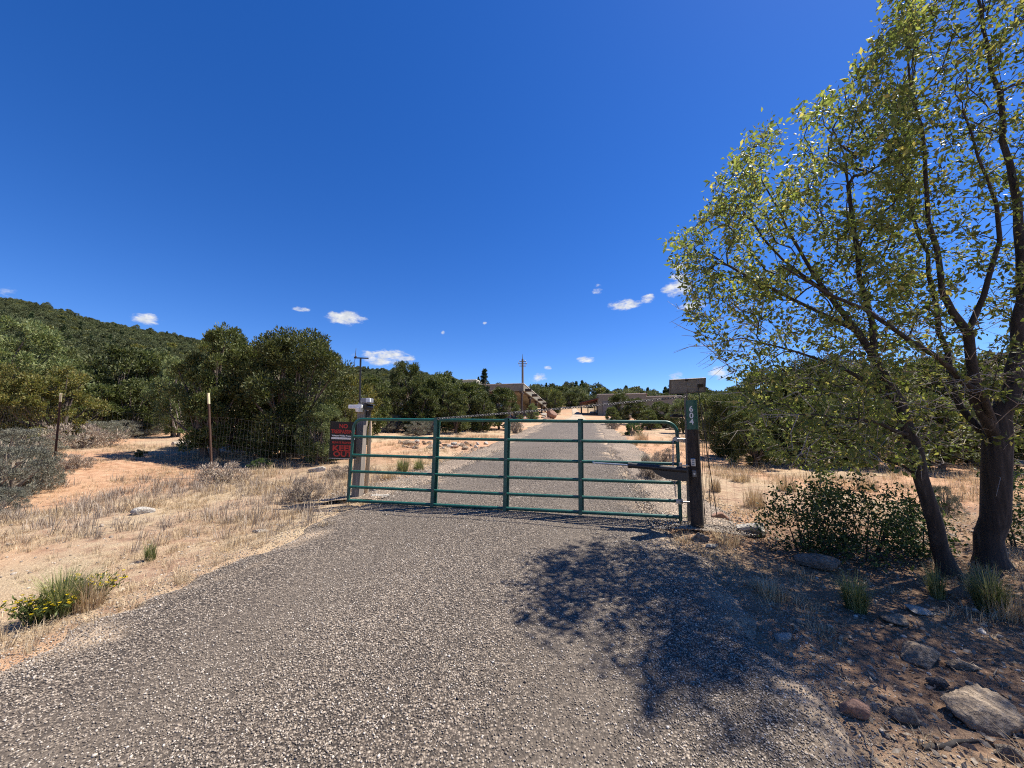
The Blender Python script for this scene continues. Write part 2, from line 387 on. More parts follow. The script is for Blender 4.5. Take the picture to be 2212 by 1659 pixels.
# ------------------------------------------------------------------ builders
def link(o, parent=None):
    COL.objects.link(o)
    if parent is not None: o.parent = parent
    return o
def tag(o, label=None, cat=None, group=None, kind=None):
    if label: o['label'] = label
    if cat: o['category'] = cat
    if group: o['group'] = group
    if kind: o['kind'] = kind
    return o
def thing(name, label, cat, mat=None, group=None):
    o = bpy.data.objects.new(name, None); o.empty_display_size = .2
    COL.objects.link(o)
    if mat is not None:
        o.matrix_world = mat if isinstance(mat, Matrix) else Matrix.Translation(mat)
    return tag(o, label, cat, group)
def np_mesh(name, V, F, mat, smooth_=False):
    """V (n,3), F (m,k) with one k"""
    V = np.asarray(V, np.float32).reshape(-1, 3); F = np.asarray(F, np.int32)
    me = bpy.data.meshes.new(name)
    me.vertices.add(len(V)); me.vertices.foreach_set('co', V.ravel())
    k = F.shape[1]; me.loops.add(F.size); me.loops.foreach_set('vertex_index', F.ravel())
    me.polygons.add(len(F)); me.polygons.foreach_set('loop_start', np.arange(0, F.size, k, dtype=np.int32))
    if smooth_: me.polygons.foreach_set('use_smooth', np.ones(len(F), bool))
    me.materials.append(mat); me.update(calc_edges=True); me.validate()
    return me
class MB:
    def __init__(s): s.v = []; s.f = []; s.sm = []
    def add(s, vs, fs, sm=False):
        o = len(s.v); s.v += [tuple(p) for p in vs]; s.f += [tuple(i + o for i in f) for f in fs]; s.sm += [sm] * len(fs); return s
    def box(s, c, size, rot=None, bev=0.0):
        bm = bmesh.new(); bmesh.ops.create_cube(bm, size=1)
        for q in bm.verts: q.co = Vector((q.co.x * size[0], q.co.y * size[1], q.co.z * size[2]))
        if bev: bmesh.ops.bevel(bm, geom=list(bm.edges), offset=bev, segments=2, profile=.6, affect='EDGES')
        bm.verts.index_update()
        mm = Matrix.Translation(Vector(c)) @ (rot.to_4x4() if rot is not None else Matrix())
        s.add([mm @ q.co for q in bm.verts], [[q.index for q in f.verts] for f in bm.faces]); bm.free(); return s
    def tube(s, pts, rad, n=10, caps=True):
        pts = [Vector(p) for p in pts]
        if isinstance(rad, (int, float)): rad = [rad] * len(pts)
        vs, fs = [], []; ref = None
        for i, p in enumerate(pts):
            d = (pts[min(i + 1, len(pts) - 1)] - pts[max(i - 1, 0)]).normalized()
            if ref is None:
                ref = d.orthogonal().normalized()
            else:
                ref = (ref - d * ref.dot(d)); ref = ref.normalized() if ref.length > 1e-6 else d.orthogonal().normalized()
            b = d.cross(ref)
            for k in range(n):
                a = 2 * math.pi * k / n
                vs.append(p + (ref * math.cos(a) + b * math.sin(a)) * rad[i])
        for i in range(len(pts) - 1):
            for k in range(n):
                fs.append((i * n + k, i * n + (k + 1) % n, (i + 1) * n + (k + 1) % n, (i + 1) * n + k))
        s.add(vs, fs, True)
        if caps:
            s.add(vs[:n], [tuple(range(n))[::-1]]); s.add(vs[-n:], [tuple(range(n))])
        return s
    def prism(s, poly, depth, mat=None):
        """poly in local XZ, extruded along Y"""
        n = len(poly)
        vs = [Vector((p[0], -depth / 2, p[1])) for p in poly] + [Vector((p[0], depth / 2, p[1])) for p in poly]
        if mat is not None: vs = [mat @ p for p in vs]
        fs = [tuple(range(n)), tuple(range(2 * n - 1, n - 1, -1))] + [(i, i + n, (i + 1) % n + n, (i + 1) % n)[::-1] for i in range(n)]
        return s.add(vs, fs[:1] + fs[1:])
    def mesh(s, name, mat):
        me = bpy.data.meshes.new(name); me.from_pydata(s.v, [], s.f)
        me.polygons.foreach_set('use_smooth', s.sm); me.materials.append(mat)
        me.update()
        bm = bmesh.new(); bm.from_mesh(me); bmesh.ops.recalc_face_normals(bm, faces=list(bm.faces)); bm.to_mesh(me); bm.free()
        return me
    def build(s, name, mat, parent=None, loc=None):
        o = bpy.data.objects.new(name, s.mesh(name, mat)); link(o, parent)
        if loc is not None: o.location = loc
        return o
def text_mesh(txt, size, mat, bold=0.0, extrude=.0006, align='CENTER', stretch=1.0):
    cu = bpy.data.curves.new('lettering', 'FONT'); cu.body = txt; cu.size = size; cu.align_x = align; cu.align_y = 'CENTER'
    cu.extrude = extrude; cu.offset = bold; cu.resolution_u = 4
    o = bpy.data.objects.new('lettering', cu); COL.objects.link(o)
    bpy.context.view_layer.update()
    me = bpy.data.meshes.new_from_object(o.evaluated_get(bpy.context.evaluated_depsgraph_get()))
    bpy.data.objects.remove(o); bpy.data.curves.remove(cu)
    me.materials.clear(); me.materials.append(mat)
    # text XY -> local XZ (facing -Y)
    me.transform(Matrix(((stretch, 0, 0, 0), (0, 0, -1, 0), (0, 1, 0, 0), (0, 0, 0, 1))))
    return me
def mobj(name, me, parent=None, loc=None, rot=None, scale=None):
    o = bpy.data.objects.new(name, me); link(o, parent)
    if loc is not None: o.location = loc
    if rot is not None: o.rotation_euler = rot
    if scale is not None: o.scale = scale if not isinstance(scale, (int, float)) else (scale,) * 3
    return o

def scatter(name, pts, rots, scls, idx, protos, label, cat):
    """uncountable stuff: many copies of a few small meshes"""
    pts = np.asarray(pts, np.float32); n = len(pts)
    me = bpy.data.meshes.new(name); me.vertices.add(n); me.vertices.foreach_set('co', pts.ravel())
    for nm, ty, val, key in (('rot', 'FLOAT_VECTOR', rots, 'vector'), ('scl', 'FLOAT_VECTOR', scls, 'vector'), ('idx', 'INT', idx, 'value')):
        a = me.attributes.new(nm, ty, 'POINT'); a.data.foreach_set(key, np.asarray(val, np.int32 if ty == 'INT' else np.float32).ravel())
    o = bpy.data.objects.new(name, me); COL.objects.link(o)
    ng = bpy.data.node_groups.new(name, 'GeometryNodeTree')
    ng.interface.new_socket('Geometry', in_out='INPUT', socket_type='NodeSocketGeometry'); ng.interface.new_socket('Geometry', in_out='OUTPUT', socket_type='NodeSocketGeometry')
    gi = ng.nodes.new('NodeGroupInput'); go = ng.nodes.new('NodeGroupOutput')
    iop = ng.nodes.new('GeometryNodeInstanceOnPoints'); jn = ng.nodes.new('GeometryNodeJoinGeometry')
    for pm in protos[::-1]:
        po = bpy.data.objects.new(name + '_piece', pm)
        oi = ng.nodes.new('GeometryNodeObjectInfo'); oi.inputs['Object'].default_value = po; oi.inputs['As Instance'].default_value = True
        ng.links.new(oi.outputs['Geometry'], jn.inputs[0])
    def attr(nm, ty):
        a = ng.nodes.new('GeometryNodeInputNamedAttribute'); a.data_type = ty; a.inputs['Name'].default_value = nm; return a.outputs['Attribute']
    er = ng.nodes.new('FunctionNodeEulerToRotation'); ng.links.new(attr('rot', 'FLOAT_VECTOR'), er.inputs[0])
    ng.links.new(gi.outputs[0], iop.inputs['Points']); ng.links.new(jn.outputs[0], iop.inputs['Instance'])
    iop.inputs['Pick Instance'].default_value = True
    ng.links.new(attr('idx', 'INT'), iop.inputs['Instance Index']); ng.links.new(er.outputs[0], iop.inputs['Rotation']); ng.links.new(attr('scl', 'FLOAT_VECTOR'), iop.inputs['Scale'])
    ng.links.new(iop.outputs[0], go.inputs[0])
    md = o.modifiers.new('scatter', 'NODES'); md.node_group = ng
    return tag(o, label, cat, kind='stuff')

# ------------------------------------------------------------------ ground
def build_ground():
    az = np.concatenate([np.linspace(-180, -80, 40, endpoint=False), np.linspace(-80, 80, 380, endpoint=False), np.linspace(80, 180, 40, endpoint=False)])
    az = np.radians(az); rr = np.concatenate([[0.05], np.geomspace(.5, 60, 230), np.geomspace(62, 900, 60)])
    A, Rr = np.meshgrid(az, rr); X = Rr * np.sin(A); Y = Rr * np.cos(A)
    Z = H(X, Y)
    d = road_d(X, Y)
    Z = Z - .05 * (1 - smooth((d + .25) / .3)) * (Y < 47)     # tuck the ground under the gravel
    n, m = X.shape
    V = np.stack([X, Y, Z], -1).reshape(-1, 3)
    i, j = np.meshgrid(np.arange(n - 1), np.arange(m), indexing='ij')
    F = np.stack([i * m + j, i * m + (j + 1) % m, (i + 1) * m + (j + 1) % m, (i + 1) * m + j], -1).reshape(-1, 4)[:, ::-1]
    me = np_mesh('ground', V, F, M['ground'], True)
    x, y = V[:, 0], V[:, 1]; r = np.hypot(x, y)
    n1 = fbm(x * .25, y * .25, 21); n2 = fbm(x * 1.1, y * 1.1, 31)
    red = smooth((n1 - .45) / .12) * .75
    for (px, py, rx, ry, k) in ((-7.2, 13.5, 4.2, 2.4, 1.), (-5, 12, 4, 1.6, .8), (-9.5, 6.5, 2.6, .7, .8), (6, 15, 3, 6, .8), (-1.5, 17, 2.5, 4, .7)):
        red = np.maximum(red, k * smooth(1.25 - np.hypot((x - px) / rx, (y - py) / ry) + (n2 - .5) * .7))
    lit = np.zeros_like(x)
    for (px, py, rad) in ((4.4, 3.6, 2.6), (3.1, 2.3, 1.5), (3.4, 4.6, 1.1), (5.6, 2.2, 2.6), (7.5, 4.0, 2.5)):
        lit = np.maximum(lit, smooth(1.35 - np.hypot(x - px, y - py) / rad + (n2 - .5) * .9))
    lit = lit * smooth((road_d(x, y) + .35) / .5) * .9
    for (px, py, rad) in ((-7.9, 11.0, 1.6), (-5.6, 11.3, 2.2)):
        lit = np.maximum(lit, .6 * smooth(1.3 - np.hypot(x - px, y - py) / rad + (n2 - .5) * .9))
    far = smooth((r - 55) / 50)
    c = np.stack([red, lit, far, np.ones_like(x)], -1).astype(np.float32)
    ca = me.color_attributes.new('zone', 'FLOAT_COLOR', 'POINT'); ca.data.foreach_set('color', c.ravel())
    o = mobj('ground', me); tag(o, 'dry tan ranch soil with straw and orange bare patches', 'ground', kind='structure')
build_ground()

def strip(name, y0, y1, ny, nx, zf, wf, mat, label, cat):
    ys = np.concatenate([np.linspace(y0, min(y1, 14), int(ny * .6), endpoint=False), np.linspace(min(y1, 14), y1, int(ny * .4) + 2)]) if y0 < 14 < y1 else np.linspace(y0, y1, ny)
    l = np.interp(ys, RY, RL); r = np.interp(ys, RY, RR)
    kx = np.linspace(0, 1, nx); a, b = wf(l, r, ys)
    X = a[:, None] * (1 - kx) + b[:, None] * kx; Y = np.repeat(ys[:, None], nx, 1)
    Z = zf(X, Y, kx[None, :])
    V = np.stack([X, Y, Z], -1).reshape(-1, 3); n = len(ys)
    i, j = np.meshgrid(np.arange(n - 1), np.arange(nx - 1), indexing='ij')
    F = np.stack([i * nx + j, i * nx + j + 1, (i + 1) * nx + j + 1, (i + 1) * nx + j], -1).reshape(-1, 4)
    o = mobj(name, np_mesh(name, V, F, mat, True)); return tag(o, label, cat, kind='structure')
def edge_n(ys, s): return (fbm(ys * 1.3, ys * 0 + s, 40 + s) - .5)
def road_ab(y):
    y = np.asarray(y, float); l = np.interp(y, RY, RL); r = np.interp(y, RY, RR)
    return l - .22 + .45 * edge_n(y, 1) + .3 * edge_n(y * 4, 8), r + .22 + .6 * edge_n(y, 2) + .3 * edge_n(y * 4, 9)
def road_z(X, Y, k):
    e = np.abs(k * 2 - 1)
    rut = np.exp(-((np.abs(k - .5) - .21) / .07) ** 2)
    return H(X, Y) + .03 + .03 * (1 - e ** 2) - .012 * rut - .12 * smooth((e - .80) / .20) + .02 * (fbm(X * 1.2, Y * .5, 77) - .5)
def road_surf(x, y):
    a, b = road_ab(y); k = np.clip((x - a) / (b - a), 0, 1)
    return np.maximum(road_z(x, y, k), H(x, y) - .05 * (1 - smooth((road_d(x, y) + .25) / .3)))
dw = strip('driveway', -6, 46, 420, 72, road_z, lambda l, r, y: road_ab(y), M['road'],
      'dark crushed gravel driveway running uphill through the gate', 'driveway')
def dust():
    me = dw.data; n = len(me.vertices); co = np.empty(n * 3, np.float32); me.vertices.foreach_get('co', co); co = co.reshape(-1, 3)
    a, b = road_ab(co[:, 1]); k = (co[:, 0] - a) / (b - a); e = np.abs(k * 2 - 1)
    f = smooth((e - .74 + .45 * (fbm(co[:, 0] * 3, co[:, 1] * 3, 71) - .5)) / .24)
    pth = np.exp(-((np.abs(k - .5) - .21) / .09) ** 2) * .8 * (.5 + fbm(co[:, 0] * .8, co[:, 1] * .35, 73))
    c = np.stack([f, np.clip(pth, 0, 1), f * 0, f * 0 + 1], -1).astype(np.float32)
    ca = me.color_attributes.new('wear', 'FLOAT_COLOR', 'POINT'); ca.data.foreach_set('color', c.ravel())
dust()
def sh_z(X, Y, k):
    e = np.abs(k * 2 - 1)
    return H(X, Y) + .055 - .11 * smooth((e - .55) / .45) + .03 * (fbm(X * 2, Y * 2, 17) - .5)
def sh(s, w0, w1, y0, y1, nm, lb):
    def wf(l, r, y):
        b = r if s > 0 else l
        p = b + s * (w0 + .5 * edge_n(y, 5)); q = b + s * (w1 + .7 * edge_n(y, 6))
        return (p, q) if s > 0 else (q, p)
    strip('gravel_verge', y0, y1, 120, 14, sh_z, wf, M['shoulder'], lb, 'verge')
sh(1, -.35, 1.15, 5.3, 44, 0, 'pale loose gravel verge right of the driveway beyond the gate')
sh(-1, -.35, .75, 6.3, 40, 0, 'pale loose gravel verge left of the driveway beyond the gate')
strip('dirt_track', 44, 82, 60, 14, lambda X, Y, k: H(X, Y) + .12 - .3 * smooth((np.abs(k * 2 - 1) - .7) / .3), lambda l, r, y: (l + .4 + .03 * (y - 44), r - .6 - .03 * (y - 44)), M['dirt'],
      'pale rutted dirt track climbing on between the two houses', 'track')

# ------------------------------------------------------------------ loose gravel stones (stuff)
def convex_rock(rng, subdiv=1, planes=9, flat=1.0, rough=.04):
    bm = bmesh.new(); bmesh.ops.create_icosphere(bm, subdivisions=subdiv, radius=1)
    P = np.array([v.co[:] for v in bm.verts]); F = [[v.index for v in f.verts] for f in bm.faces]; bm.free()
    n = rng.normal(size=(planes, 3)); n /= np.linalg.norm(n, axis=1)[:, None]; dd = rng.uniform(.44, .95, planes)
    dt = P @ n.T; rad = np.where(dt > .05, dd[None] / np.maximum(dt, .05), 9).min(1); rad = np.minimum(rad, 1.15)
    rad *= 1 + rough * rng.normal(size=len(P))
    P = P * rad[:, None] * np.array([1, rng.uniform(.65, .95), flat * rng.uniform(.5, .8)])
    return P, np.array(F)
rng = np.random.default_rng(11)
peb = []
for i in range(6):
    P, F = convex_rock(rng, 1, 7, .9, .06); peb.append(np_mesh('pebble', P, F, M['gravel']))
def gravel():
    pts = []; sc = []
    # dense crushed stone on the drive, thinning with distance
    for (y0, y1, dens, smin, smax) in ((1.2, 2.6, 9500, .0026, .0080), (2.6, 4.2, 7000, .0030, .0082), (4.2, 6.5, 3800, .0038, .0092), (6.5, 10, 1200, .0055, .011), (10, 15, 250, .008, .014)):
        area = (y1 - y0) * 6.4; n = int(area * dens)
        y = rng.uniform(y0, y1, n); l = np.interp(y, RY, RL); r = np.interp(y, RY, RR)
        x = rng.uniform(l - 1.0, r + 1.0)
        d = road_d(x, y) + .5 * (fbm(x * 1.5, y * 1.5, 55) - .5)
        keep = rng.random(n) < np.clip(1.0 - smooth((d + .45) / 1.15), 0, 1)
        # windrows: looser, paler stone in stripes along the wheel paths
        kk = (x - l) / (r - l); path = .70 + .75 * np.cos(kk * 2 * math.pi * 2 + 2.2 * fbm(x * .5, y * .4, 61)) * .5 + .25 * (fbm(x * 2.2, y * 2.2, 63) - .5) + .6 * (fbm(x * .8, y * .8, 64) - .5)
        keep &= rng.random(n) < np.clip(path, .25, 1)
        # only what the picture can see, plus a margin
        keep &= (np.abs(x) < 1.45 * y + 1.0)
        x, y = x[keep], y[keep]
        k = np.clip(np.abs((x - np.interp(y, RY, RL)) / (np.interp(y, RY, RR) - np.interp(y, RY, RL)) * 2 - 1), 0, 1)
        z = road_surf(x, y)
        s = rng.uniform(smin, smax, len(x)) * np.where(rng.random(len(x)) < .02, 1.6, 1)
        pts.append(np.stack([x, y, z + s * .30], -1)); sc.append(s)
    # pale verges beyond the gate
    for (side, y0, y1, n) in ((1, 5.0, 15, 14000), (-1, 6.4, 15, 8000)):
        y = y0 + (y1 - y0) * rng.random(n) ** 1.5; b = np.interp(y, RY, RR if side > 0 else RL)
        x = b + side * np.clip(rng.normal(.35, .35, n), -.3, 1.3)
        s = rng.uniform(.008, .019, n)
        pts.append(np.stack([x, y, H(x, y) + .045 + s * .2], -1)); sc.append(s)
    P = np.concatenate(pts); S = np.concatenate(sc); n = len(P)
    rot = np.stack([rng.normal(0, .35, n), rng.normal(0, .35, n), rng.uniform(0, 6.28, n)], -1)
    scatter('loose_gravel', P, rot, np.repeat(S[:, None], 3, 1), rng.integers(0, 6, n), peb, 'crushed grey and tan gravel stones covering the driveway', 'gravel')
    print('gravel', n)
gravel()

# ------------------------------------------------------------------ the tube gate
gL = at(752, 1081, 5.95); gR = at(1470, 1117, 5.10)
gx = (gR - gL); GLEN = gx.length; gx.normalize()
gy = Vector((0, 0, 1)).cross(gx).normalized()            # away from the camera
gz = gx.cross(gy).normalized()
GM = Matrix(((gx.x, gy.x, gz.x, gL.x), (gx.y, gy.y, gz.y, gL.y), (gx.z, gy.z, gz.z, gL.z), (0, 0, 0, 1)))
GH = 1.25; TR = .0235
gate = thing('farm_gate', 'green six-rail steel tube gate closed across the gravel driveway', 'gate', GM)
def arc(cx, cz, r, a0, a1, n=7):
    return [(cx + r * math.cos(R(a0 + (a1 - a0) * i / n)), 0, cz + r * math.sin(R(a0 + (a1 - a0) * i / n))) for i in range(n + 1)]
top = [(0, 0, -.02)] + arc(.15, GH - .15, .15, 180, 90) + arc(GLEN - .15, GH - .15, .15, 90, 0) + [(GLEN, 0, -.05)]
MB().tube(top, TR, 12).build('frame_tube', M['gate_green'], gate)
rail_z = [0.0, .205, .44, .69, .975]
for z in rail_z:
    MB().tube([(TR * .8, 0, z), (GLEN * .5, 0, z - (.006 if z else 0)), (GLEN - TR * .8, 0, z)], TR * (.95 if z else 1.0), 12).build('rail', M['gate_green'], gate)
for u in (1.39, 2.48, 3.54):
    b = MB()
    # two pressed channels, front and back, sandwiching the rails
    b.box((-.012, -.037, GH / 2), (.050, .009, GH + .06)); b.box((-.034, -.026, GH / 2), (.007, .017, GH + .06))
    b.box((.012, .037, GH / 2), (.050, .009, GH + .06)); b.box((.034, .026, GH / 2), (.007, .017, GH + .06))
    b.box((0, 0, GH + .030), (.070, .080, .008))
    o = b.build('upright', M['gate_green'], gate, (u, 0, 0))
    for z in rail_z[1:]:
        MB().tube([(-.0, -.044, z), (0, -.052, z)], .011, 8).build('bolt', M['dull_steel'], o)
# hinge straps with eye bolts on the hinge stile
for z in (.20, 1.02):
    h = MB().tube([(GLEN, 0, z - .03), (GLEN, 0, z + .03)], .036, 12)
    h.box((GLEN - .02, -.035, z), (.07, .014, .045), bev=.004); h.tube([(GLEN - .01, -.05, z), (GLEN + .13, -.01, z + .0)], .012, 8)
    h.build('hinge', M['steel'], gate)
# short safety chain hanging beside the hinge stile
def chain(path, link_len, wire, mat, name, parent=None, n=6, m=10):
    b = MB(); pts = [Vector(p) for p in path]
    seg = [(pts[i + 1] - pts[i]).length for i in range(len(pts) - 1)]; L = sum(seg)
    def P(s):
        for i, l in enumerate(seg):
            if s <= l or i == len(seg) - 1: return pts[i].lerp(pts[i + 1], min(1, s / l)), (pts[i + 1] - pts[i]).normalized()
            s -= l
    k = int(L / (link_len * .72))
    for q in range(k):
        p, d = P((q + .5) * L / k); a = d.orthogonal().normalized(); c = d.cross(a)
        if q % 2: a, c = c, a
        ring = []
        for j in range(m + 1):
            th = 2 * math.pi * j / m
            ring.append(p + d * (math.cos(th) * link_len * .5) + a * (math.sin(th) * link_len * .30))
        b.tube(ring, wire, n, caps=False)
    return b.build(name, mat, parent)
chain([(GLEN - .06, -.03, 1.03), (GLEN - .075, -.03, .7), (GLEN - .06, -.03, .34), (GLEN - .055, -.03, .26)], .034, .0035, M['steel'], 'safety_chain', gate, 5, 8)

# ---- hinge pipe with the stay chain that carries the gate's far end
pipe_base, _ = gp(1490, 1140)
pipe_base = at(1487, 1138, 5.16); pipe_base.z = Hs(pipe_base.x, pipe_base.y)
pt = at(1481, 852, 5.2)
pp = thing('hinge_pipe', 'thin steel hinge pipe standing against the dark round gate post', 'pipe', Vector((pipe_base.x, pipe_base.y, pipe_base.z)))
ph = pt.z - pipe_base.z
MB().tube([(0, 0, -.3), (pt.x - pipe_base.x, pt.y - pipe_base.y, ph)], .020, 12).build('shaft', M['dull_steel'], pp)
b = MB(); lb = at(1462, 899, 5.16) - pipe_base
b.box(lb, (.16, .05, .03), bev=.006); b.box(lb + Vector((-.03, -.02, .018)), (.07, .03, .018), bev=.004)
b.build('latch_bracket', M['black_metal'], pp)
c0 = at(1480, 857, 5.17); c1 = at(945, 906, 5.70); c1.z += .01
cc = [c0.lerp(c1, i / 10) + Vector((0, 0, -.012 * math.sin(math.pi * i / 10))) for i in range(11)]
ch = chain(cc, .050, .0046, M['dull_steel'], 'stay_chain', None, 6, 10)
tag(ch, 'twisted steel stay chain slung from the hinge pipe to the gate top', 'chain')

# ---- right gate post: dark round timber
rp, rpt = gp(1507, 1146)
rtop = at(1493, 866, rpt * .995); RH = rtop.z - rp.z
lean = Vector((rtop.x - rp.x, rtop.y - rp.y, RH))
post = thing('gate_post', 'dark round wooden gate post carrying the green number plate', 'post', rp)
MB().tube([(0, 0, -.3), (0, 0, 0), lean * .5, lean * .97, lean], [.084, .081, .074, .071, .067], 18).build('shaft', M['dark_post'], post)
# bolt plate and grey keypad on its front
rv = Vector((rp.x, rp.y, 0)).normalized()                 # away from camera
side = Vector((rv.y, -rv.x, 0))
pm = Matrix(((side.x, rv.x, 0, rp.x), (side.y, rv.y, 0, rp.y), (0, 0, 1, rp.z), (0, 0, 0, 1)))
def on_post(v, zoff=0): return lean * ((at(1500, v, rpt).z - rp.z) / RH)
kp = thing('keypad', 'small silver keypad fixed to the front of the dark round post', 'keypad', pm)
q = on_post(998); lx = q.dot(side); z = q.z; ly = q.dot(rv) - .077
MB().box((lx - .012, ly - .012, z), (.055, .026, .10), bev=.010).build('housing', M['steel'], kp)
for i in range(3): MB().box((lx - .012, ly - .027, z + .028 - i * .026), (.030, .006, .016), bev=.002).build('button', M['grey_plastic'], kp)
q = on_post(1022); b = MB(); b.box((q.dot(side) - .005, q.dot(rv) - .080, q.z), (.048, .018, .085), bev=.006); b.build('bracket_plate', M['dull_steel'], post).matrix_parent_inverse = post.matrix_world.inverted() @ pm
b = MB(); b.tube([(q.dot(side) - .005, q.dot(rv) - .095, q.z), (q.dot(side) - .005, q.dot(rv) - .112, q.z)], .013, 6); b.build('bolt', M['steel'], post).matrix_parent_inverse = post.matrix_world.inverted() @ pm
# green number plate wrapped round the top of the post
sg = thing('number_plate', 'green house number plate reading 604 down the post top', 'sign', pm)
z0 = on_post(928).z; z1 = RH + .004
b = MB(); vs = []; n = 14
for zz, rr_ in ((z0, .0775), (z1, .0745)):
    ax = lean * (zz / RH)
    for i in range(n + 1):
        a = R(-150 + 120 * i / n)
        vs.append((ax.dot(side) + rr_ * math.cos(a), ax.dot(rv) + rr_ * math.sin(a), zz))
for zz, rr_ in ((z0, .0745), (z1, .0715)):
    ax = lean * (zz / RH)
    for i in range(n + 1):
        a = R(-150 + 120 * i / n)
        vs.append((ax.dot(side) + rr_ * math.cos(a), ax.dot(rv) + rr_ * math.sin(a), zz))
K = n + 1
fs = [(i, i + 1, K + i + 1, K + i) for i in range(n)] + [(2 * K + i, 3 * K + i, 3 * K + i + 1, 2 * K + i + 1) for i in range(n)] + [(i, 2 * K + i, 2 * K + i + 1, i + 1) for i in range(n)] + [(K + i, K + i + 1, 3 * K + i + 1, 3 * K + i) for i in range(n)]
fs += [(0, K, 3 * K, 2 * K), (n, 2 * K + n, 3 * K + n, K + n)]
b.add(vs, fs, False); b.build('plate', M['sign_green'], sg)
for chh, v in (('6', 885), ('0', 899), ('4', 912)):
    q = on_post(v); me = text_mesh(chh, .098, M['white_paint'], .0016)
    mobj('digit', me, sg, (q.dot(side) - .006, q.dot(rv) - .0825, q.z))

# ---- gate opener arm
oA = at(1283, 1000, 5.24); oB = at(1360, 1005, 5.06); oC = at(1486, 1018, 4.86)
op = thing('gate_opener', 'black linear gate opener arm with silver push rod', 'gate opener', oC)
ax_ = (oC - oA).normalized(); yv = Vector((0, 0, 1)).cross(ax_).normalized(); zv = ax_.cross(yv)
OM = Matrix(((ax_.x, yv.x, zv.x), (ax_.y, yv.y, zv.y), (ax_.z, yv.z, zv.z)))
def ol(p): return p - oC
MB().tube([ol(oA), ol(oB) + ax_ * .05], .0135, 12).build('push_rod', M['steel'], op)
MB().tube([ol(oA) + Vector((0, -.03, -.0)), ol(oA) + Vector((0, .05, 0))], .017, 10).build('rod_pivot', M['steel'], op)
blen = (oC - oB).length
b = MB(); b.tube([ol(oB), ol(oB) + ax_ * blen * .97], [.034, .036], 14); b.tube([ol(oB) - ax_ * .02, ol(oB) + ax_ * .03], .039, 14)
b.build('arm_tube', M['black_metal'], op)
poly = [(-.42, .02), (-.02, .035), (.0, -.02), (-.01, -.115), (-.05, -.125), (-.26, -.115), (-.36, -.075), (-.42, -.030)]
b = MB(); b.prism(poly, .095, OM.to_4x4()); b.build('motor_housing', M['black_metal'], op)
b = MB(); b.box(ol(at(1478, 1006, 4.92)), (.12, .05, .022), bev=.005); b.tube([ol(at(1470, 1000, 4.9)), ol(at(1470, 1014, 4.9))], .02, 10); b.tube([ol(at(1488, 1006, 4.94)), ol(at(1494, 1010, 5.05))], .015, 8)
b.build('post_bracket', M['steel'], op)

# ---- left gate post with its lamp, camera and white sensor bar, peeled pole behind
lp, lpt = gp(771, 1079)
ltop = at(787, 868, lpt); LH = ltop.z - lp.z
LM = Matrix.Translation(lp) @ Matrix.Rotation(R(-9), 4, 'Z')
lpost = thing('gate_post', 'square weathered grey wooden gate post behind the latch end', 'post', LM)
sh_ = (ltop - lp)
MB().box((0, 0, LH / 2 - .15), (.135, .135, LH + .3), bev=.008).build('shaft', M['post_wood'], lpost)
lpost.rotation_euler = (0, R(1.0), R(-9))
lw = lpt / FPX            # metres per picture unit at the post
def lat(u, v, dy=0): return Vector(((u - 786) * lw, dy, at(787, v, lpt).z - lp.z))
un = thing('sensor_light', 'white sensor light bar clamped to the top of the square post', 'light', LM)
b = MB(); b.box(lat(781, 877.5, -.105), (.245, .10, .062), bev=.012); b.build('lamp_bar', M['white_plastic'], un)
b = MB(); b.tube([lat(788, 881, -.10), lat(788, 889, -.10)], [.075, .055], 14); b.box(lat(788, 884, -.145), (.03, .04, .05), bev=.008); b.build('swivel_mount', M['white_plastic'], un)
b = MB(); b.box(lat(799, 863, -.02), (.17, .13, .075), bev=.010); b.build('control_box', M['grey_plastic'], un)
b = MB(); b.box(lat(806, 863, -.075), (.075, .03, .074), bev=.008); b.build('lit_box_end', M['white_plastic'], un)  # sunlit right end of the grey box, painted in as a white block
cm = thing('camera', 'black security camera on the right side of the square post', 'camera', LM)
b = MB(); b.tube([lat(812, 879, -.05), lat(808, 879, -.19)], [.050, .046], 14); b.build('barrel', M['black_metal'], cm)
b = MB(); b.tube([lat(808, 879, -.185), lat(807.8, 879, -.197)], .036, 14); b.build('lens', M['lens'], cm)
b = MB(); b.box(lat(812, 872, -.10), (.12, .19, .016), Matrix.Rotation(R(14), 3, 'Y'), .004); b.build('sun_hood', M['black_metal'], cm)
b = MB(); b.tube([lat(811, 884, -.05), lat(806, 896, -.03)], .018, 8); b.box(lat(803, 893, 0), (.05, .06, .12), bev=.006); b.build('mount_arm', M['black_metal'], cm)
pl_, plt = gp(788, 1078); pl_ = at(790, 1076, lpt * 1.035); pl_.z = Hs(pl_.x, pl_.y)
ptop = at(801, 908, lpt * 1.035)
pk = thing('peeled_pole', 'pale peeled pole leaning behind the square gate post', 'pole', pl_)
dv = ptop - pl_; b = MB(); pts_ = [dv * k for k in (-.12, 0, .12, .125, .3, .305, .5, .505, .7, .705, .9, 1.0)]
b.tube(pts_, [.036, .036, .034, .038, .033, .037, .032, .036, .031, .034, .029, .010], 12); b.build('shaft', M['peeled'], pk)

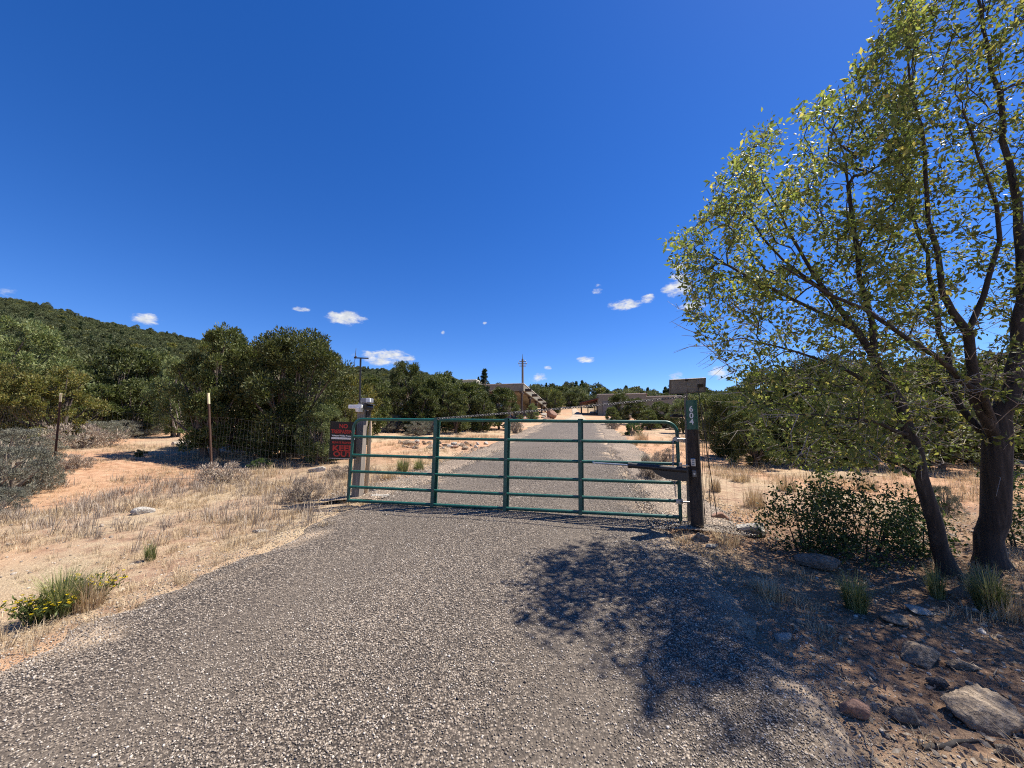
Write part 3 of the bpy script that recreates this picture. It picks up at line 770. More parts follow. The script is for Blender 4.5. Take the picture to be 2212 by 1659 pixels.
# ---- antenna mast behind the post
mb_ = at(781, 930, 7.6); mb_.z = Hs(mb_.x, mb_.y); mt = at(779, 774, 7.6)
an = thing('antenna_mast', 'thin dark antenna mast with a crossbar behind the square post', 'antenna', mb_)
dv = mt - mb_
MB().tube([(0, 0, -.2), dv], .018, 10).build('mast', M['black_metal'], an)
k = 7.6 / FPX
MB().tube([dv + Vector((-14 * k, 0, .01)), dv + Vector((17 * k, 0, 0))], .013, 8).build('crossbar', M['black_metal'], an)
MB().tube([dv + Vector((-12 * k, 0, -.02)), dv + Vector((-11 * k, 0, 22 * k))], [.010, .004], 8).build('whip', M['dull_steel'], an)
b = MB(); b.tube([dv + Vector((-14 * k, 0, 2 * k)), dv + Vector((-9 * k, 0, 4 * k))], .012, 8); b.tube([dv + Vector((-12.5 * k, 0, -1 * k)), dv + Vector((-13 * k, 0, -20 * k))], .004, 6); b.build('coupling', M['rust'], an)

# ---- sign on the left
st = 6.22
sTL = at(712, 910, st); sTR = at(770, 912, st); sBL = at(711, 989, st)
sx = (sTR - sTL); SW = sx.length; sx.normalize(); sz = (sTL - sBL); SH = sz.length; sz = (sz - sx * sz.dot(sx)).normalized(); sy = sz.cross(sx)
SM = Matrix(((sx.x, sy.x, sz.x, sBL.x), (sx.y, sy.y, sz.y, sBL.y), (sx.z, sy.z, sz.z, sBL.z), (0, 0, 0, 1)))
sgn = thing('warning_sign', 'black no trespassing sign with red letters beside the gate end', 'sign', SM)
MB().box((SW / 2, 0, SH / 2), (SW, .006, SH)).build('board', M['sign_black'], sgn)
MB().box((SW / 2, .001, -.003), (SW, .006, .007)).build('edge_trim', M['sign_edge'], sgn)
def sgt(txt, zx, zy, size, mat, bold=0, stretch=1.0, nm='lettering'):
    mobj(nm, text_mesh(txt, size, mat, bold, .0006, 'CENTER', stretch), sgn, (zx * SW, -.0042, (1 - zy) * SH))
sgt('NO', .5, .125, .092, M['sign_red'], .003, .95)
sgt('TRESPASSING', .5, .275, .082, M['sign_red'], .0028, .80)
sgt('Violators Will Be Prosecuted', .5, .385, .036, M['white_paint'], .0010, .86)
MB().box((.5 * SW, -.0045, .545 * SH), (.88 * SW, .002, .052 * SH)).build('name_strip', M['sign_edge'], sgn)
sgt('PRIVATE PROPERTY', .5, .575, .048, M['sign_red'], .0012, .85)
sgt('KEEP', .5, .73, .125, M['sign_red'], .005, 1.25)
sgt('OUT', .5, .89, .115, M['sign_red'], .004, 1.25)
# wooden stake that carries the sign
sb = at(752, 1070, st * 1.012); sb.z = Hs(sb.x, sb.y)
stk = thing('sign_stake', 'slim dark stake standing behind the no trespassing sign', 'stake', sb)
MB().box((0, .0, .33), (.035, .03, 1.42), bev=.004).build('shaft', M['dark_post'], stk)

# ---- solar panel on its pole by the right post
st = 5.35
P0 = at(1446.5, 825, st); P1 = at(1523, 820, st); P2 = at(1522, 843, st - .10); P3 = at(1447.5, 847, st - .10)
pc = (P0 + P1 + P2 + P3) / 4; px_ = (P1 - P0 + P2 - P3).normalized(); PW = ((P1 - P0).length + (P2 - P3).length) / 2
pz_ = Vector((0, -.62, .785)); pz_ = (P0 - P3).normalized()
# panel plane tips back towards the sun: its underside faces the camera
tilt = Vector((0, .80, .42)); pz_ = (tilt - px_ * tilt.dot(px_)).normalized(); pz_ = ((P0 - P3).normalized() * .72 + Vector((0, -.55, .0))).normalized()
pz_ = (pz_ - px_ * pz_.dot(px_)).normalized(); py_ = pz_.cross(px_)
PH = .19
pbase = at(1484, 1120, 5.36); pbase.z = Hs(pbase.x, pbase.y)
PM = Matrix(((px_.x, py_.x, pz_.x, pc.x), (px_.y, py_.y, pz_.y, pc.y), (px_.z, py_.z, pz_.z, pc.z), (0, 0, 0, 1)))
so = thing('solar_panel', 'small solar panel on a pole above the number plate', 'solar panel', pbase)
inv = so.matrix_world.inverted()
def solar(b, nm, mat):
    o = b.build(nm, mat, so); o.matrix_parent_inverse = Matrix(); o.matrix_local = Matrix.Translation(-pbase) @ PM; return o
b = MB()
for zz in (-PH / 2, PH / 2): b.box((0, 0, zz), (PW, .028, .014), bev=.002)
for xx in (-PW / 2, PW / 2): b.box((xx, 0, 0), (.014, .028, PH + .014), bev=.002)
solar(b, 'panel_frame', M['dull_steel'])
solar(MB().box((0, -.004, 0), (PW - .01, .004, PH - .01)), 'backsheet', M['panel_back'])
solar(MB().box((0, .004, 0), (PW - .01, .004, PH - .01)), 'cell_face', M['cell'])
solar(MB().box((PW * .36, -.014, -.005), (.075, .018, .045), bev=.003), 'junction_box', M['black_metal'])
solar(MB().box((PW * .03, -.012, .02), (.06, .012, .04), bev=.003), 'label_plate', M['grey_plastic'])
solar(MB().box((-.02, -.016, PH / 2 - .005), (.03, .03, .03), bev=.004), 'clamp', M['black_metal'])
pcl = pc - pbase
MB().tube([(0, 0, -.2), (pcl.x - .005, pcl.y + .0, pcl.z + .06)], .011, 8).build('pole', M['dull_steel'], so)
j = PM @ Vector((PW * .30, -.014, -.01)) - pbase
MB().tube([j, j + Vector((0.005, 0, -.25)), j + Vector((.05, 0, -.75)), j + Vector((.10, .02, -1.25)), j + Vector((.14, .02, -1.72))], .0055, 6).build('cable', M['black_metal'], so)

# ---- T-posts and woven wire fences
def tpost(u, vb, ut, vt, label, h=None):
    p, t = gp(u, vb); q = at(ut, vt, t); d = q - p
    o = thing('t_post', label, 'fence post', p, 'steel fence posts on the left')
    mt_ = Matrix.Rotation(R(20), 3, 'Z'); L = d.length; dn = d.normalized()
    rot = dn.to_track_quat('Z', 'X').to_matrix() @ mt_
    def part(k0, k1, nm, mat, g=0):
        b = MB(); c = dn * (L * (k0 + k1) / 2)
        b.box(c, (.046 + g, .007 + g, L * (k1 - k0)), rot); b.box(c + rot @ Vector((0, .018, 0)), (.007 + g, .034 + g, L * (k1 - k0)), rot)
        return b.build(nm, mat, o)
    part(-.2, .875, 'shaft', M['rust']); part(.872, 1.0, 'painted_tip', M['tip_paint'], .004)
    return p
tp1 = tpost(120, 997, 134, 849, 'leftmost rusty steel fence post with pale painted tip')
tp2 = tpost(459, 1032, 451, 849, 'rusty steel fence post with pale tip in front of the big junipers')
def fence(pts, heights, hfrac, dx, label, group=None, wr=.0012):
    o = thing('wire_fence', label, 'fence', Vector(pts[0]), 'woven wire fences')
    P = [Vector(p) for p in pts]; org = P[0]
    seg = [(P[i + 1] - P[i]).length for i in range(len(P) - 1)]
    def at_(s):
        for i, l in enumerate(seg):
            if s <= l or i == len(seg) - 1:
                k = min(1, s / l); p = P[i].lerp(P[i + 1], k); sag = math.sin(math.pi * k) * .03
                p.z = Hs(p.x, p.y); return p, heights[i] * (1 - k) + heights[i + 1] * k, sag
            s -= l
    L = sum(seg); n = int(L / .35); r_ = random.Random(4)
    for f in hfrac:
        b = MB(); b.tube([at_(L * i / n)[0] - org + Vector((r_.uniform(-.01, .01), r_.uniform(-.01, .01), at_(L * i / n)[1] * f - at_(L * i / n)[2] * f + r_.uniform(-.006, .006))) for i in range(n + 1)], wr, 4, False)
        b.build('line_wire', M['fence_wire'], o)
    b = MB(); k = int(L / dx)
    for i in range(k + 1):
        p, h, sg_ = at_(L * i / k); p = p - org
        b.tube([p + Vector((r_.uniform(-.01, .01), 0, h * hfrac[0])), p + Vector((r_.uniform(-.015, .015), r_.uniform(-.01, .01), h * .5)), p + Vector((r_.uniform(-.01, .01), 0, h * hfrac[-1] - sg_))], wr * .9, 3, False)
    s_ = b.build('stay_wires', M['fence_wire'], o); s_['kind'] = 'stuff'
M['fence_wire'] = simple('dull fence wire', [(.3, (.07, .065, .06)), (.7, (.15, .14, .13))], 40, .6, .5, 0)
HF = [.03, .11, .20, .30, .41, .53, .66, .80, .96]
tp0 = Vector((-19.5, 13.6, 0)); tp0.z = Hs(tp0.x, tp0.y)
fence([tp0, tp1, tp2, Vector((lp.x - .07, lp.y, lp.z))], [1.35, 1.35, 1.4, 1.22], HF, .14, 'grey woven wire fence left of the gate')
fr = [Vector((rp.x + .10, rp.y + .02, 0)), Vector((6.6, 6.6, 0)), Vector((12.5, 8.3, 0))]
for p in fr: p.z = Hs(p.x, p.y)
fence(fr, [1.35, 1.25, 1.25], HF, .14, 'grey woven wire fence behind the leafy tree on the right')
# loose wire ends hanging at the right post
b = MB(); r_ = random.Random(8)
wl0 = at(1513, 1090, 5.2)
lw_ = thing('loose_wires', 'tangle of loose fence wire ends standing beside the round post', 'wire', Vector((wl0.x, wl0.y, Hs(wl0.x, wl0.y))))
for i in range(7):
    u = 1509 + i * 3.2
    q0 = at(u, r_.uniform(850, 960), 5.2 + r_.uniform(-.03, .06)); q1 = at(u + r_.uniform(4, 12), 1085 + r_.uniform(0, 25), 5.15)
    pts_ = [q1.lerp(q0, k / 6) + Vector((r_.uniform(-.02, .02), 0, 0)) for k in range(7)]
    pts_[0].z = Hs(pts_[0].x, pts_[0].y) - .02
    MB().tube([p - lw_.location for p in pts_], .0026, 5, False).build('wire', M['black_metal'], lw_)

# ------------------------------------------------------------------ houses
RA = math.atan2(2.0, 10.3)                       # heading of the drive (right of +Y)
def frame(px, py, z):
    c, s = math.cos(RA), math.sin(RA)            # local x: right of the drive, local y: along the drive
    return Matrix(((c, s, 0, px), (-s, c, 0, py), (0, 0, 1, z), (0, 0, 0, 1)))
hc = at(1131, 829, 43.0); hz = Hs(hc.x, hc.y) - .1
ho = thing('adobe_house', 'flat roofed tan adobe house with a timber porch left of the drive', 'house', frame(hc.x, hc.y, hz))
HT = hc.z - hz                                   # height of the parapet above ground
FH = .80
def part(b, nm, m, par): return b.build(nm, m, par)
b = MB(); b.box((-8.3, 14.0, (HT - .5) / 2), (11.5, 21.0, HT - .5)); part(b, 'wall', M['stucco_tan'], ho)
b = MB(); b.box((-17.5, 15.0, (HT - .3) / 2), (7.0, 14.0, HT - .3)); w2 = part(b, 'wall', M['stucco_tan'], ho)
b = MB(); b.box((-6.2, 12.5, HT - FH / 2), (12.4, 25, FH), bev=.06); pf = part(b, 'roof_fascia', M['stucco'], ho)
b = MB(); b.box((-6.2, 12.5, HT + .035), (12.5, 25.1, .07), bev=.02); part(b, 'parapet_cap', M['stucco_cap'], pf)
tb = at(1014, 821, 52) ; lo = ho.matrix_world.inverted() @ tb
b = MB(); b.box((lo.x, lo.y + 2, lo.z - 1.0), (1.9, 4, 2.0), bev=.05); tw = part(b, 'roof_block', M['stucco'], ho)
b = MB(); b.box((lo.x, lo.y + 2, lo.z + .03), (2.0, 4.1, .08)); part(b, 'cap', M['stucco_cap'], tw)
for y in (.25, 6.5, 13, 19.5, 24.7):
    b = MB(); b.tube([(-.25, y, -.2), (-.25, y, HT - FH - .28)], .13, 10); po = part(b, 'porch_post', M['dark_wood'], ho)
    b = MB(); b.box((-.25, y, HT - FH - .16), (.30, 1.7, .26), bev=.05); part(b, 'corbel', M['dark_wood'], po)
b = MB(); b.box((-.25, 12.5, HT - FH - .02), (.26, 25, .06)); part(b, 'porch_beam', M['dark_wood'], ho)
b = MB(); b.box((-6.2, .35, HT - FH - .05), (12.2, .24, .10)); part(b, 'porch_beam', M['dark_wood'], ho)
for y in (1.3, 6.8, 12.6, 18.6, 24.0):           # canales: dark waterspouts notching the pale fascia
    b = MB(); b.box((.32, y, HT - FH * .72), (.75, .55, .30), bev=.03); part(b, 'waterspout', M['dark_wood'], ho)
def window(par, x, y, z, w, h, axis='y'):
    b = MB()
    s = (w, .12, h) if axis == 'x' else (.12, w, h)
    b.box((x, y, z), s); fr_ = part(b, 'window', M['window_frame'], par)
    for k in (-1, 1):
        b = MB()
        if axis == 'x': b.box((x + k * w * .235, y - .05, z), (w * .42, .06, h * .86))
        else: b.box((x + .05, y + k * w * .235, z), (.06, w * .42, h * .86))
        part(b, 'pane', M['window_glass'], fr_)
window(ho, -2.54, 6.0, 1.5, 1.6, 1.8); window(ho, -2.54, 12, 1.5, 1.8, 1.8); window(ho, -2.54, 19, 1.5, 1.8, 1.8)
window(ho, -3.4, 3.48, 1.35, 1.1, 2.2, 'x'); window(ho, -8.5, 3.48, 1.5, 1.8, 1.5, 'x')
dr = MB().box((-2.53, 9.2, 1.05), (.10, 1.0, 2.1)).build('door', M['dark_wood'], ho); MB().box((-2.46, 9.55, 1.0), (.06, .05, .18)).build('handle', M['steel'], dr)
# low courtyard wall left of the house
cw = at(912, 880, 36); cz = Hs(cw.x, cw.y)
yw = thing('garden_wall', 'low grey stucco garden wall behind the pinyon pine', 'wall', frame(cw.x, cw.y, cz - .1))
MB().box((-1.2, .15, .55), (6.5, .3, 1.3), bev=.04).build('wall_body', M['stucco'], yw); MB().box((-1.2, .15, 1.215), (6.6, .38, .05)).build('coping', M['stucco_cap'], yw)
wc = at(848, 850, 38); wz = Hs(wc.x, wc.y)
oh = thing('casita', 'small sunlit stucco outbuilding with a brown roof half hidden by the pinyon', 'outbuilding', frame(wc.x, wc.y, wz - .1))
MB().box((-.4, 2, 1.3), (5.0, 4, 2.6), bev=.05).build('wall', M['stucco_cap'], oh)
MB().box((-.4, 1.8, 2.68), (5.5, 4.9, .16), bev=.02).build('roof', M['dark_wood'], oh)
window(oh, -1.2, -.03, 1.4, 1.0, 1.1, 'x')

# garage / barn right of the drive with open carport
gc = at(1290.5, 851.5, 60.0); gz_ = Hs(gc.x, gc.y)
GT = gc.z - gz_
ga = thing('adobe_garage', 'flat roofed grey adobe garage right of the drive behind junipers', 'garage', frame(gc.x, gc.y, gz_ - .1))
MB().box((3.6, 5, GT / 2), (7.2, 10, GT)).build('wall', M['stucco'], ga)
MB().box((3.6, 5, GT + .06), (7.3, 10.1, .12), bev=.02).build('parapet_cap', M['stucco_cap'], ga)
g2 = MB().box((9.8, 5.5, (GT - .35) / 2), (5.2, 9, GT - .35)).build('wing_wall', M['stucco'], ga)
MB().box((9.85, 5.5, GT - .30), (5.3, 9.1, .12), bev=.02).build('wing_cap', M['stucco_cap'], g2)
MB().box((6.6, 4.6, GT + .26), (2.4, 3.2, .34), bev=.03).build('roof_vent', M['red_soffit'], ga)
cp = MB().box((-1.35, 2.6, GT - .85), (3.0, 5.6, .14), Matrix.Rotation(R(-13), 3, 'Y'), .01).build('carport_roof', M['dark_wood'], ga)
MB().box((-1.35, 2.6, GT - .97), (2.8, 5.2, .08), Matrix.Rotation(R(-13), 3, 'Y')).build('soffit', M['red_soffit'], cp)
for (x, y) in ((-2.55, .15), (-2.55, 5.1), (-1.5, 5.1), (-.35, 5.1)):
    MB().box((x, y, (GT - 1.05 + (x + 2.55) * .23) / 2 - .1), (.17, .17, GT - 1.05 + (x + 2.55) * .23 + .1)).build('carport_post', M['dark_wood'], ga)
for x in (2.0, 5.4):
    d_ = MB().box((x, -.03, 1.1), (2.5, .08, 2.2)).build('garage_door', M['dull_steel'], ga)
    for k in range(4): MB().box((x, -.08, .3 + k * .54), (2.4, .03, .48), bev=.005).build('door_panel', M['dull_steel'], d_)

# utility pole behind the house
ub = at(1129, 830, 66); uz = Hs(ub.x, ub.y); ut_ = at(1129, 764, 66)
up = thing('utility_pole', 'tall wooden utility pole rising behind the adobe house roof', 'utility pole', Vector((ub.x, ub.y, uz)))
uh = ut_.z - uz
MB().tube([(0, 0, -.5), (0, 0, uh - .8)], [.22, .17], 12).build('pole', M['pole_wood'], up)
MB().tube([(0, 0, uh - .8), (0, 0, uh + .1)], [.07, .02], 8).build('pole_pin', M['dull_steel'], up)
for z, w in ((uh - 1.25, 1.1), (uh - 1.65, 1.5), (uh - 2.05, 1.1)):
    a_ = MB().box((0, -.18, z), (w, .10, .10)).build('crossarm', M['pole_wood'], up)
    for x in (-w / 2 + .08, w / 2 - .08):
        MB().tube([(x, -.18, z + .04), (x, -.18, z + .12), (x, -.18, z + .26)], [.03, .07, .05], 8).build('insulator', M['white_plastic'], a_)

# ------------------------------------------------------------------ foliage helpers
def unit(a): return a / np.maximum(np.linalg.norm(a, axis=-1, keepdims=True), 1e-9)
def sprays(rng, P, Dr, L, Wd):
    """diamond-shaped sprays of foliage: P base points, Dr directions, L lengths, Wd half widths -> V, F"""
    n = len(P); Dr = unit(Dr); a = unit(np.cross(Dr, rng.normal(size=(n, 3))))
    L = np.broadcast_to(L, n)[:, None]; Wd = np.broadcast_to(Wd, n)[:, None]
    mid = P + Dr * L * .45
    V = np.stack([P, mid + a * Wd, P + Dr * L, mid - a * Wd], 1).reshape(-1, 3)
    return V, np.arange(4 * n).reshape(-1, 4)
def blades(rng, n, h, spread, w, lean=.5, seg=2):
    """curved grass blades from one root"""
    ph = rng.uniform(0, 2 * math.pi, n); rr = spread * np.sqrt(rng.random(n)); base = np.stack([rr * np.cos(ph), rr * np.sin(ph), np.zeros(n) - .01], -1)
    dh = np.stack([np.cos(ph + rng.normal(0, .5, n)), np.sin(ph + rng.normal(0, .5, n)), np.zeros(n)], -1)
    hh = h * (.28 + .72 * rng.random(n) ** 1.4)[:, None]; ln = lean * rng.uniform(.05, 1.25, n)[:, None]
    sd = unit(np.cross(dh, [0, 0, 1.0])) * w
    p1 = base + np.array([0, 0, 1.]) * hh * .55 + dh * hh * ln * .30
    p2 = base + np.array([0, 0, 1.]) * hh * (1 - .35 * ln) + dh * hh * ln
    V = np.stack([base - sd, base + sd, p1 + sd * .7, p1 - sd * .7, p2], 1).reshape(-1, 3)
    i = np.arange(n) * 5
    F = np.concatenate([np.stack([i, i + 1, i + 2], -1), np.stack([i, i + 2, i + 3], -1), np.stack([i + 3, i + 2, i + 4], -1)])
    return V, F

def woody(name, rng, height, width, shape, nclump, nspray, L, W, mat, bark, up=.35, low=.10, stems=3, lump=.28):
    """a bushy evergreen: stems and limbs (trunk mesh) carrying clumps of sprays (crown mesh)"""
    cs = []; pf_ = []
    for _ in range(nclump):
        for _try in range(30):
            z = rng.uniform(low, 1.0); ph = rng.uniform(0, 2 * math.pi)
            if shape == 'cone': prof = (1 - z) ** .95 * .97 + .02
            elif shape == 'round': prof = math.sqrt(max(0, 1 - ((z - .52) / .52) ** 2)) * (.92 if z > .3 else .80 + .4 * z)
            else: prof = math.sqrt(max(0, 1 - ((z - .42) / .60) ** 2))
            prof *= 1 + .30 * math.sin(ph * 2 + z * 5 + stems) * .6 + .18 * math.sin(ph * 5 + 3 * z)
            rr = prof * math.sqrt(rng.uniform(.18, 1.0))
            if rng.random() < .35 + .65 * (rr / max(prof, .05)): break
        pf_.append(prof); cs.append((rr * width / 2 * math.cos(ph), rr * width / 2 * math.sin(ph), z * height * .95))
    cs = np.array(cs)
    b = MB(); tips = cs[np.argsort(rng.random(len(cs)))[:max(10, nclump // 4)]]
    sb = [Vector((rng.uniform(-.08, .08) * width, rng.uniform(-.08, .08) * width, 0)) for _ in range(stems)]
    r0 = .022 * height + .03
    for s_ in sb:
        q = Vector((max(-.2, min(.2, s_.x * 3 / width)) * width, max(-.2, min(.2, s_.y * 3 / width)) * width, height * rng.uniform(.55, .75)))
        b.tube([s_ - Vector((0, 0, .25)), s_, s_.lerp(q, .35) + Vector((rng.normal(0, .06), rng.normal(0, .06), 0)), s_.lerp(q, .7), q], [r0 * 1.3, r0, r0 * .75, r0 * .5, r0 * .2], 7, False)
    for t_ in tips:
        s_ = sb[rng.integers(len(sb))]; t_ = Vector(t_); k = rng.uniform(.1, .45); a = Vector((s_.x * (1 + k), s_.y * (1 + k), max(.12 * height, t_.z * k)))
        m_ = a.lerp(t_, .5) + Vector((rng.normal(0, .05), rng.normal(0, .05), -.06 * height * rng.random())) * 1.0
        b.tube([a, m_, t_], [r0 * .42, r0 * .30, r0 * .12], 5, False)
    tm = b.mesh(name + '_trunk', bark)
    rad = lump * width / 2 * rng.uniform(.65, 1.25, nclump)
    if shape == 'cone': rad = rad * (.16 + .95 * np.array(pf_))
    ci = np.repeat(np.arange(nclump), nspray); n = len(ci)
    dirs = unit(rng.normal(size=(n, 3))); rr = rad[ci] * rng.random(n) ** .45
    P = cs[ci] + dirs * rr[:, None] * np.array([1, 1, .75])
    P[:, 2] = np.maximum(P[:, 2], .03 * height)
    D = dirs + np.array([0, 0, up]) + rng.normal(0, .55, (n, 3)) + .35 * unit(cs[ci] - np.array([0, 0, height * .3]))
    V, F = sprays(rng, P, D, L * rng.uniform(.6, 1.3, n), W * rng.uniform(.7, 1.3, n))
    return tm, np_mesh(name + '_crown', V, F, mat)

def plant(name, meshes, loc, rz, scale, label, cat, group=None, flat=False, parts=('trunk', 'crown')):
    sc = scale if isinstance(scale, tuple) else (scale,) * 3
    if flat:                                  # too small in the picture to show its parts
        o = mobj(name, meshes[1], None, loc, (0, 0, rz), sc); return tag(o, label, cat, group)
    o = thing(name, label, cat, Matrix.LocRotScale(Vector(loc), Euler((0, 0, rz)), Vector(sc)), group)
    for nm, me in zip(parts, meshes):
        if me is not None: mobj(nm, me, o)
    return o

rng = np.random.default_rng(5)
PROTO = {
    'jA': woody('juniper', rng, 3.6, 3.2, 'round', 190, 270, .085, .017, M['juniper'], M['juniper_bark'], stems=3, low=.09, lump=.17),
    'jB': woody('juniper', rng, 3.6, 2.6, 'round', 165, 270, .085, .017, M['juniper'], M['juniper_bark'], stems=2, low=.10, lump=.18),
    'jL': woody('juniper', rng, 4.0, 3.2, 'round', 130, 220, .10, .022, M['juniper_light'], M['juniper_bark'], stems=3, low=.08, lump=.18),
    'jM': woody('juniper', rng, 4.0, 3.4, 'round', 110, 140, .15, .035, M['juniper'], M['juniper_bark'], stems=3, low=.10, lump=.18),
    'jN': woody('juniper', rng, 4.0, 3.0, 'dome', 105, 140, .15, .035, M['juniper'], M['juniper_bark'], stems=2, low=.08, lump=.19),
    'oak': woody('scrub', rng, 2.2, 2.2, 'dome', 95, 200, .070, .020, M['oak'], M['juniper_bark'], stems=5, low=.05, lump=.18),
    'pin': woody('pinyon', rng, 4.5, 2.8, 'cone', 90, 170, .15, .028, M['pinyon'], M['juniper_bark'], stems=1, low=.18, up=.5),
    'con': woody('pinyon', rng, 5.0, 2.2, 'cone', 60, 80, .22, .035, M['pinyon'], M['juniper_bark'], stems=1, low=.1, up=.8),
    'far1': woody('far_juniper', rng, 4.0, 3.6, 'round', 40, 40, .36, .11, M['far_juniper'], M['juniper_bark'], stems=2, low=.08),
    'far2': woody('far_juniper', rng, 4.0, 3.4, 'dome', 40, 40, .36, .11, M['far_juniper'], M['juniper_bark'], stems=2, low=.06),
    'far3': woody('far_pinyon', rng, 4.6, 2.8, 'cone', 30, 34, .42, .13, M['pinyon'], M['juniper_bark'], stems=1, low=.06),
    'far4': woody('far_oak', rng, 3.6, 3.4, 'dome', 32, 34, .40, .14, M['oak'], M['juniper_bark'], stems=2, low=.05),
    'sage': woody('sage', rng, .8, 1.25, 'dome', 95, 150, .036, .0055, M['sage'], M['twig'], stems=8, low=.05, up=1.0, lump=.15),
    'sage2': woody('sage', rng, .8, 1.25, 'dome', 75, 150, .038, .0052, M['sage'], M['twig'], stems=9, low=.05, up=1.2, lump=.15),
    'weed': woody('weed', rng, .5, .9, 'dome', 40, 70, .075, .006, M['greysage'], M['twig'], stems=7, low=.04, up=1.3, lump=.24),
    'green': woody('green', rng, .5, .8, 'dome', 34, 80, .055, .012, M['sucker'], M['twig'], stems=6, low=.05, up=.8, lump=.22),
}
PH_ = {'jA': (3.6, 3.2), 'jB': (3.6, 2.6), 'jL': (4, 3.2), 'jM': (4, 3.4), 'jN': (4, 3), 'oak': (2.2, 2.2), 'pin': (4.5, 2.8), 'con': (5, 2.2), 'sage': (.8, 1.25), 'sage2': (.8, 1.25), 'weed': (.5, .9), 'green': (.5, .8),
       'far1': (4, 3.6), 'far2': (4, 3.4), 'far3': (4.6, 2.8), 'far4': (3.6, 3.4)}
rpy = random.Random(77)
def tree_at(u, vtop, t, wpx, proto, label, group=None, name='juniper_tree', cat='tree', flat=False):
    q = at(u, vtop, t); z = Hs(q.x, q.y); h = max(.8, q.z - z); w = wpx / FPX * t * .90
    ph, pw = PH_[proto]
    return plant(name, PROTO[proto], (q.x, q.y, z - .04), rpy.uniform(0, 6.28), (w / pw, w / pw, h / ph * 1.03), label, cat, group, flat)
def shrub_at(u, vb, wpx, hpx, proto, label, group=None, name='sagebrush', cat='shrub'):
    p, t = gp(u, vb); ph, pw = PH_[proto]; w = wpx / FPX * t; h = hpx / FPX * t
    return plant(name, PROTO[proto], (p.x, p.y, p.z - .02), rpy.uniform(0, 6.28), (w / pw, w / pw, h / ph), label, cat, group, parts=('stems', 'foliage'))

# near junipers left of the gate
tree_at(492, 712, 11.6, 175, 'jB', 'tall dark juniper behind the second steel fence post')
tree_at(652, 722, 11.9, 262, 'jA', 'broad dark juniper with leaning trunk left of the gate')
tree_at(575, 770, 13.4, 200, 'jA', 'dark juniper filling the gap between the two big junipers')
tree_at(700, 872, 10.6, 110, 'jL', 'low light green juniper bough at the foot of the broad juniper', name='juniper_bush')
tree_at(760, 812, 15.5, 120, 'oak', 'yellow green scrub tree behind the warning sign', name='scrub_oak')
tree_at(745, 862, 11.5, 80, 'oak', 'small yellowish scrub bush right behind the warning sign', name='scrub_oak', cat='bush')
tree_at(30, 692, 15.0, 215, 'jL', 'tall pale green juniper at the left edge under the hill')
tree_at(128, 792, 13.0, 150, 'oak', 'yellowing scrub oak beside the leftmost fence post', name='scrub_oak')
tree_at(15, 790, 12.5, 120, 'oak', 'yellow brown scrub oak at the left picture edge', name='scrub_oak')
tree_at(190, 800, 17.5, 110, 'jL', 'light green juniper behind the yellowing scrub oak')
tree_at(265, 752, 18.5, 150, 'jM', 'dark juniper midway between the two steel posts')
tree_at(335, 758, 19.5, 120, 'jN', 'dark rounded juniper left of the dead branches')
tree_at(392, 776, 16.8, 95, 'jL', 'thin pale juniper with bare dead branches')
tree_at(225, 830, 16.0, 90, 'jN', 'low dark juniper behind the grey sagebrush row')
tree_at(300, 820, 17.0, 110, 'jM', 'bushy juniper above the sagebrush row')
tree_at(80, 770, 21, 120, 'jN', 'dark juniper showing over the scrub oaks at left')
tree_at(140, 752, 26, 110, 'jM', 'distant juniper below the hill at far left')
tree_at(425, 800, 22, 90, 'jM', 'juniper in the gap beside the tall dark juniper')
tree_at(735, 795, 19, 100, 'jM', 'juniper behind the antenna mast')
tree_at(800, 812, 21, 90, 'jN', 'juniper right of the antenna mast')
# trees in front of the house
tree_at(880, 783, 24, 96, 'jB', 'dark pinyon pine with a bare trunk left of the house', name='pinyon_pine')
tree_at(955, 806, 25, 100, 'jM', 'dense juniper hiding the left half of the house')
tree_at(1012, 826, 26, 120, 'jN', 'rounded juniper in front of the house fascia')
tree_at(915, 838, 23, 80, 'jN', 'low juniper between the pinyon and the dense juniper')
tree_at(1047, 796, 29, 58, 'con', 'slim spired pinyon rising above the house roof', name='pinyon_pine')
tree_at(1085, 838, 27, 84, 'jN', 'small dark pinyon at the front corner of the house', name='pinyon_pine')
tree_at(1150, 872, 39, 30, 'jL', 'small pale garden tree under the house porch', name='garden_tree')
for (u, v, t, w, lb) in ((930, 822, 27, 80, 'juniper filling the gap right of the pinyon pine'), (985, 842, 22, 70, 'low dark juniper before the house, nearest the gate top'), (1040, 850, 24, 70, 'low dark juniper under the spired pinyon'),
                         (842, 826, 26, 80, 'juniper left of the pinyon pine'), (1200, 842, 62, 40, 'juniper just past the far end of the porch'), (1232, 846, 80, 44, 'juniper at the head of the dirt track'),
                         (1180, 838, 74, 44, 'juniper showing over the far porch end'), (1258, 848, 88, 44, 'juniper behind the carport roof'), (1212, 834, 95, 50, 'juniper high behind the dirt track'), (1248, 836, 105, 50, 'topmost juniper above the dirt track'),
                         (1310, 846, 74, 50, 'juniper peering over the left garage parapet'), (1440, 850, 72, 60, 'juniper behind the garage wing')):
    tree_at(u, v, t, w, ['jM', 'jN'][int(u) % 2], lb)
# trees in front of the garage
tree_at(1338, 850, 42, 62, 'jM', 'juniper in front of the garage wall, left one of the pair')
tree_at(1372, 860, 36, 66, 'jN', 'juniper in front of the garage wall, right one of the pair')
tree_at(1425, 868, 31, 68, 'jM', 'juniper left of the solar panel pole in front of the garage wing')
tree_at(1400, 884, 29, 46, 'jN', 'low juniper between the garage junipers')
tree_at(1472, 862, 25, 66, 'jL', 'pale juniper right behind the number plate')
tree_at(1322, 878, 34, 34, 'jN', 'small round juniper at the near garage corner', name='juniper_bush')
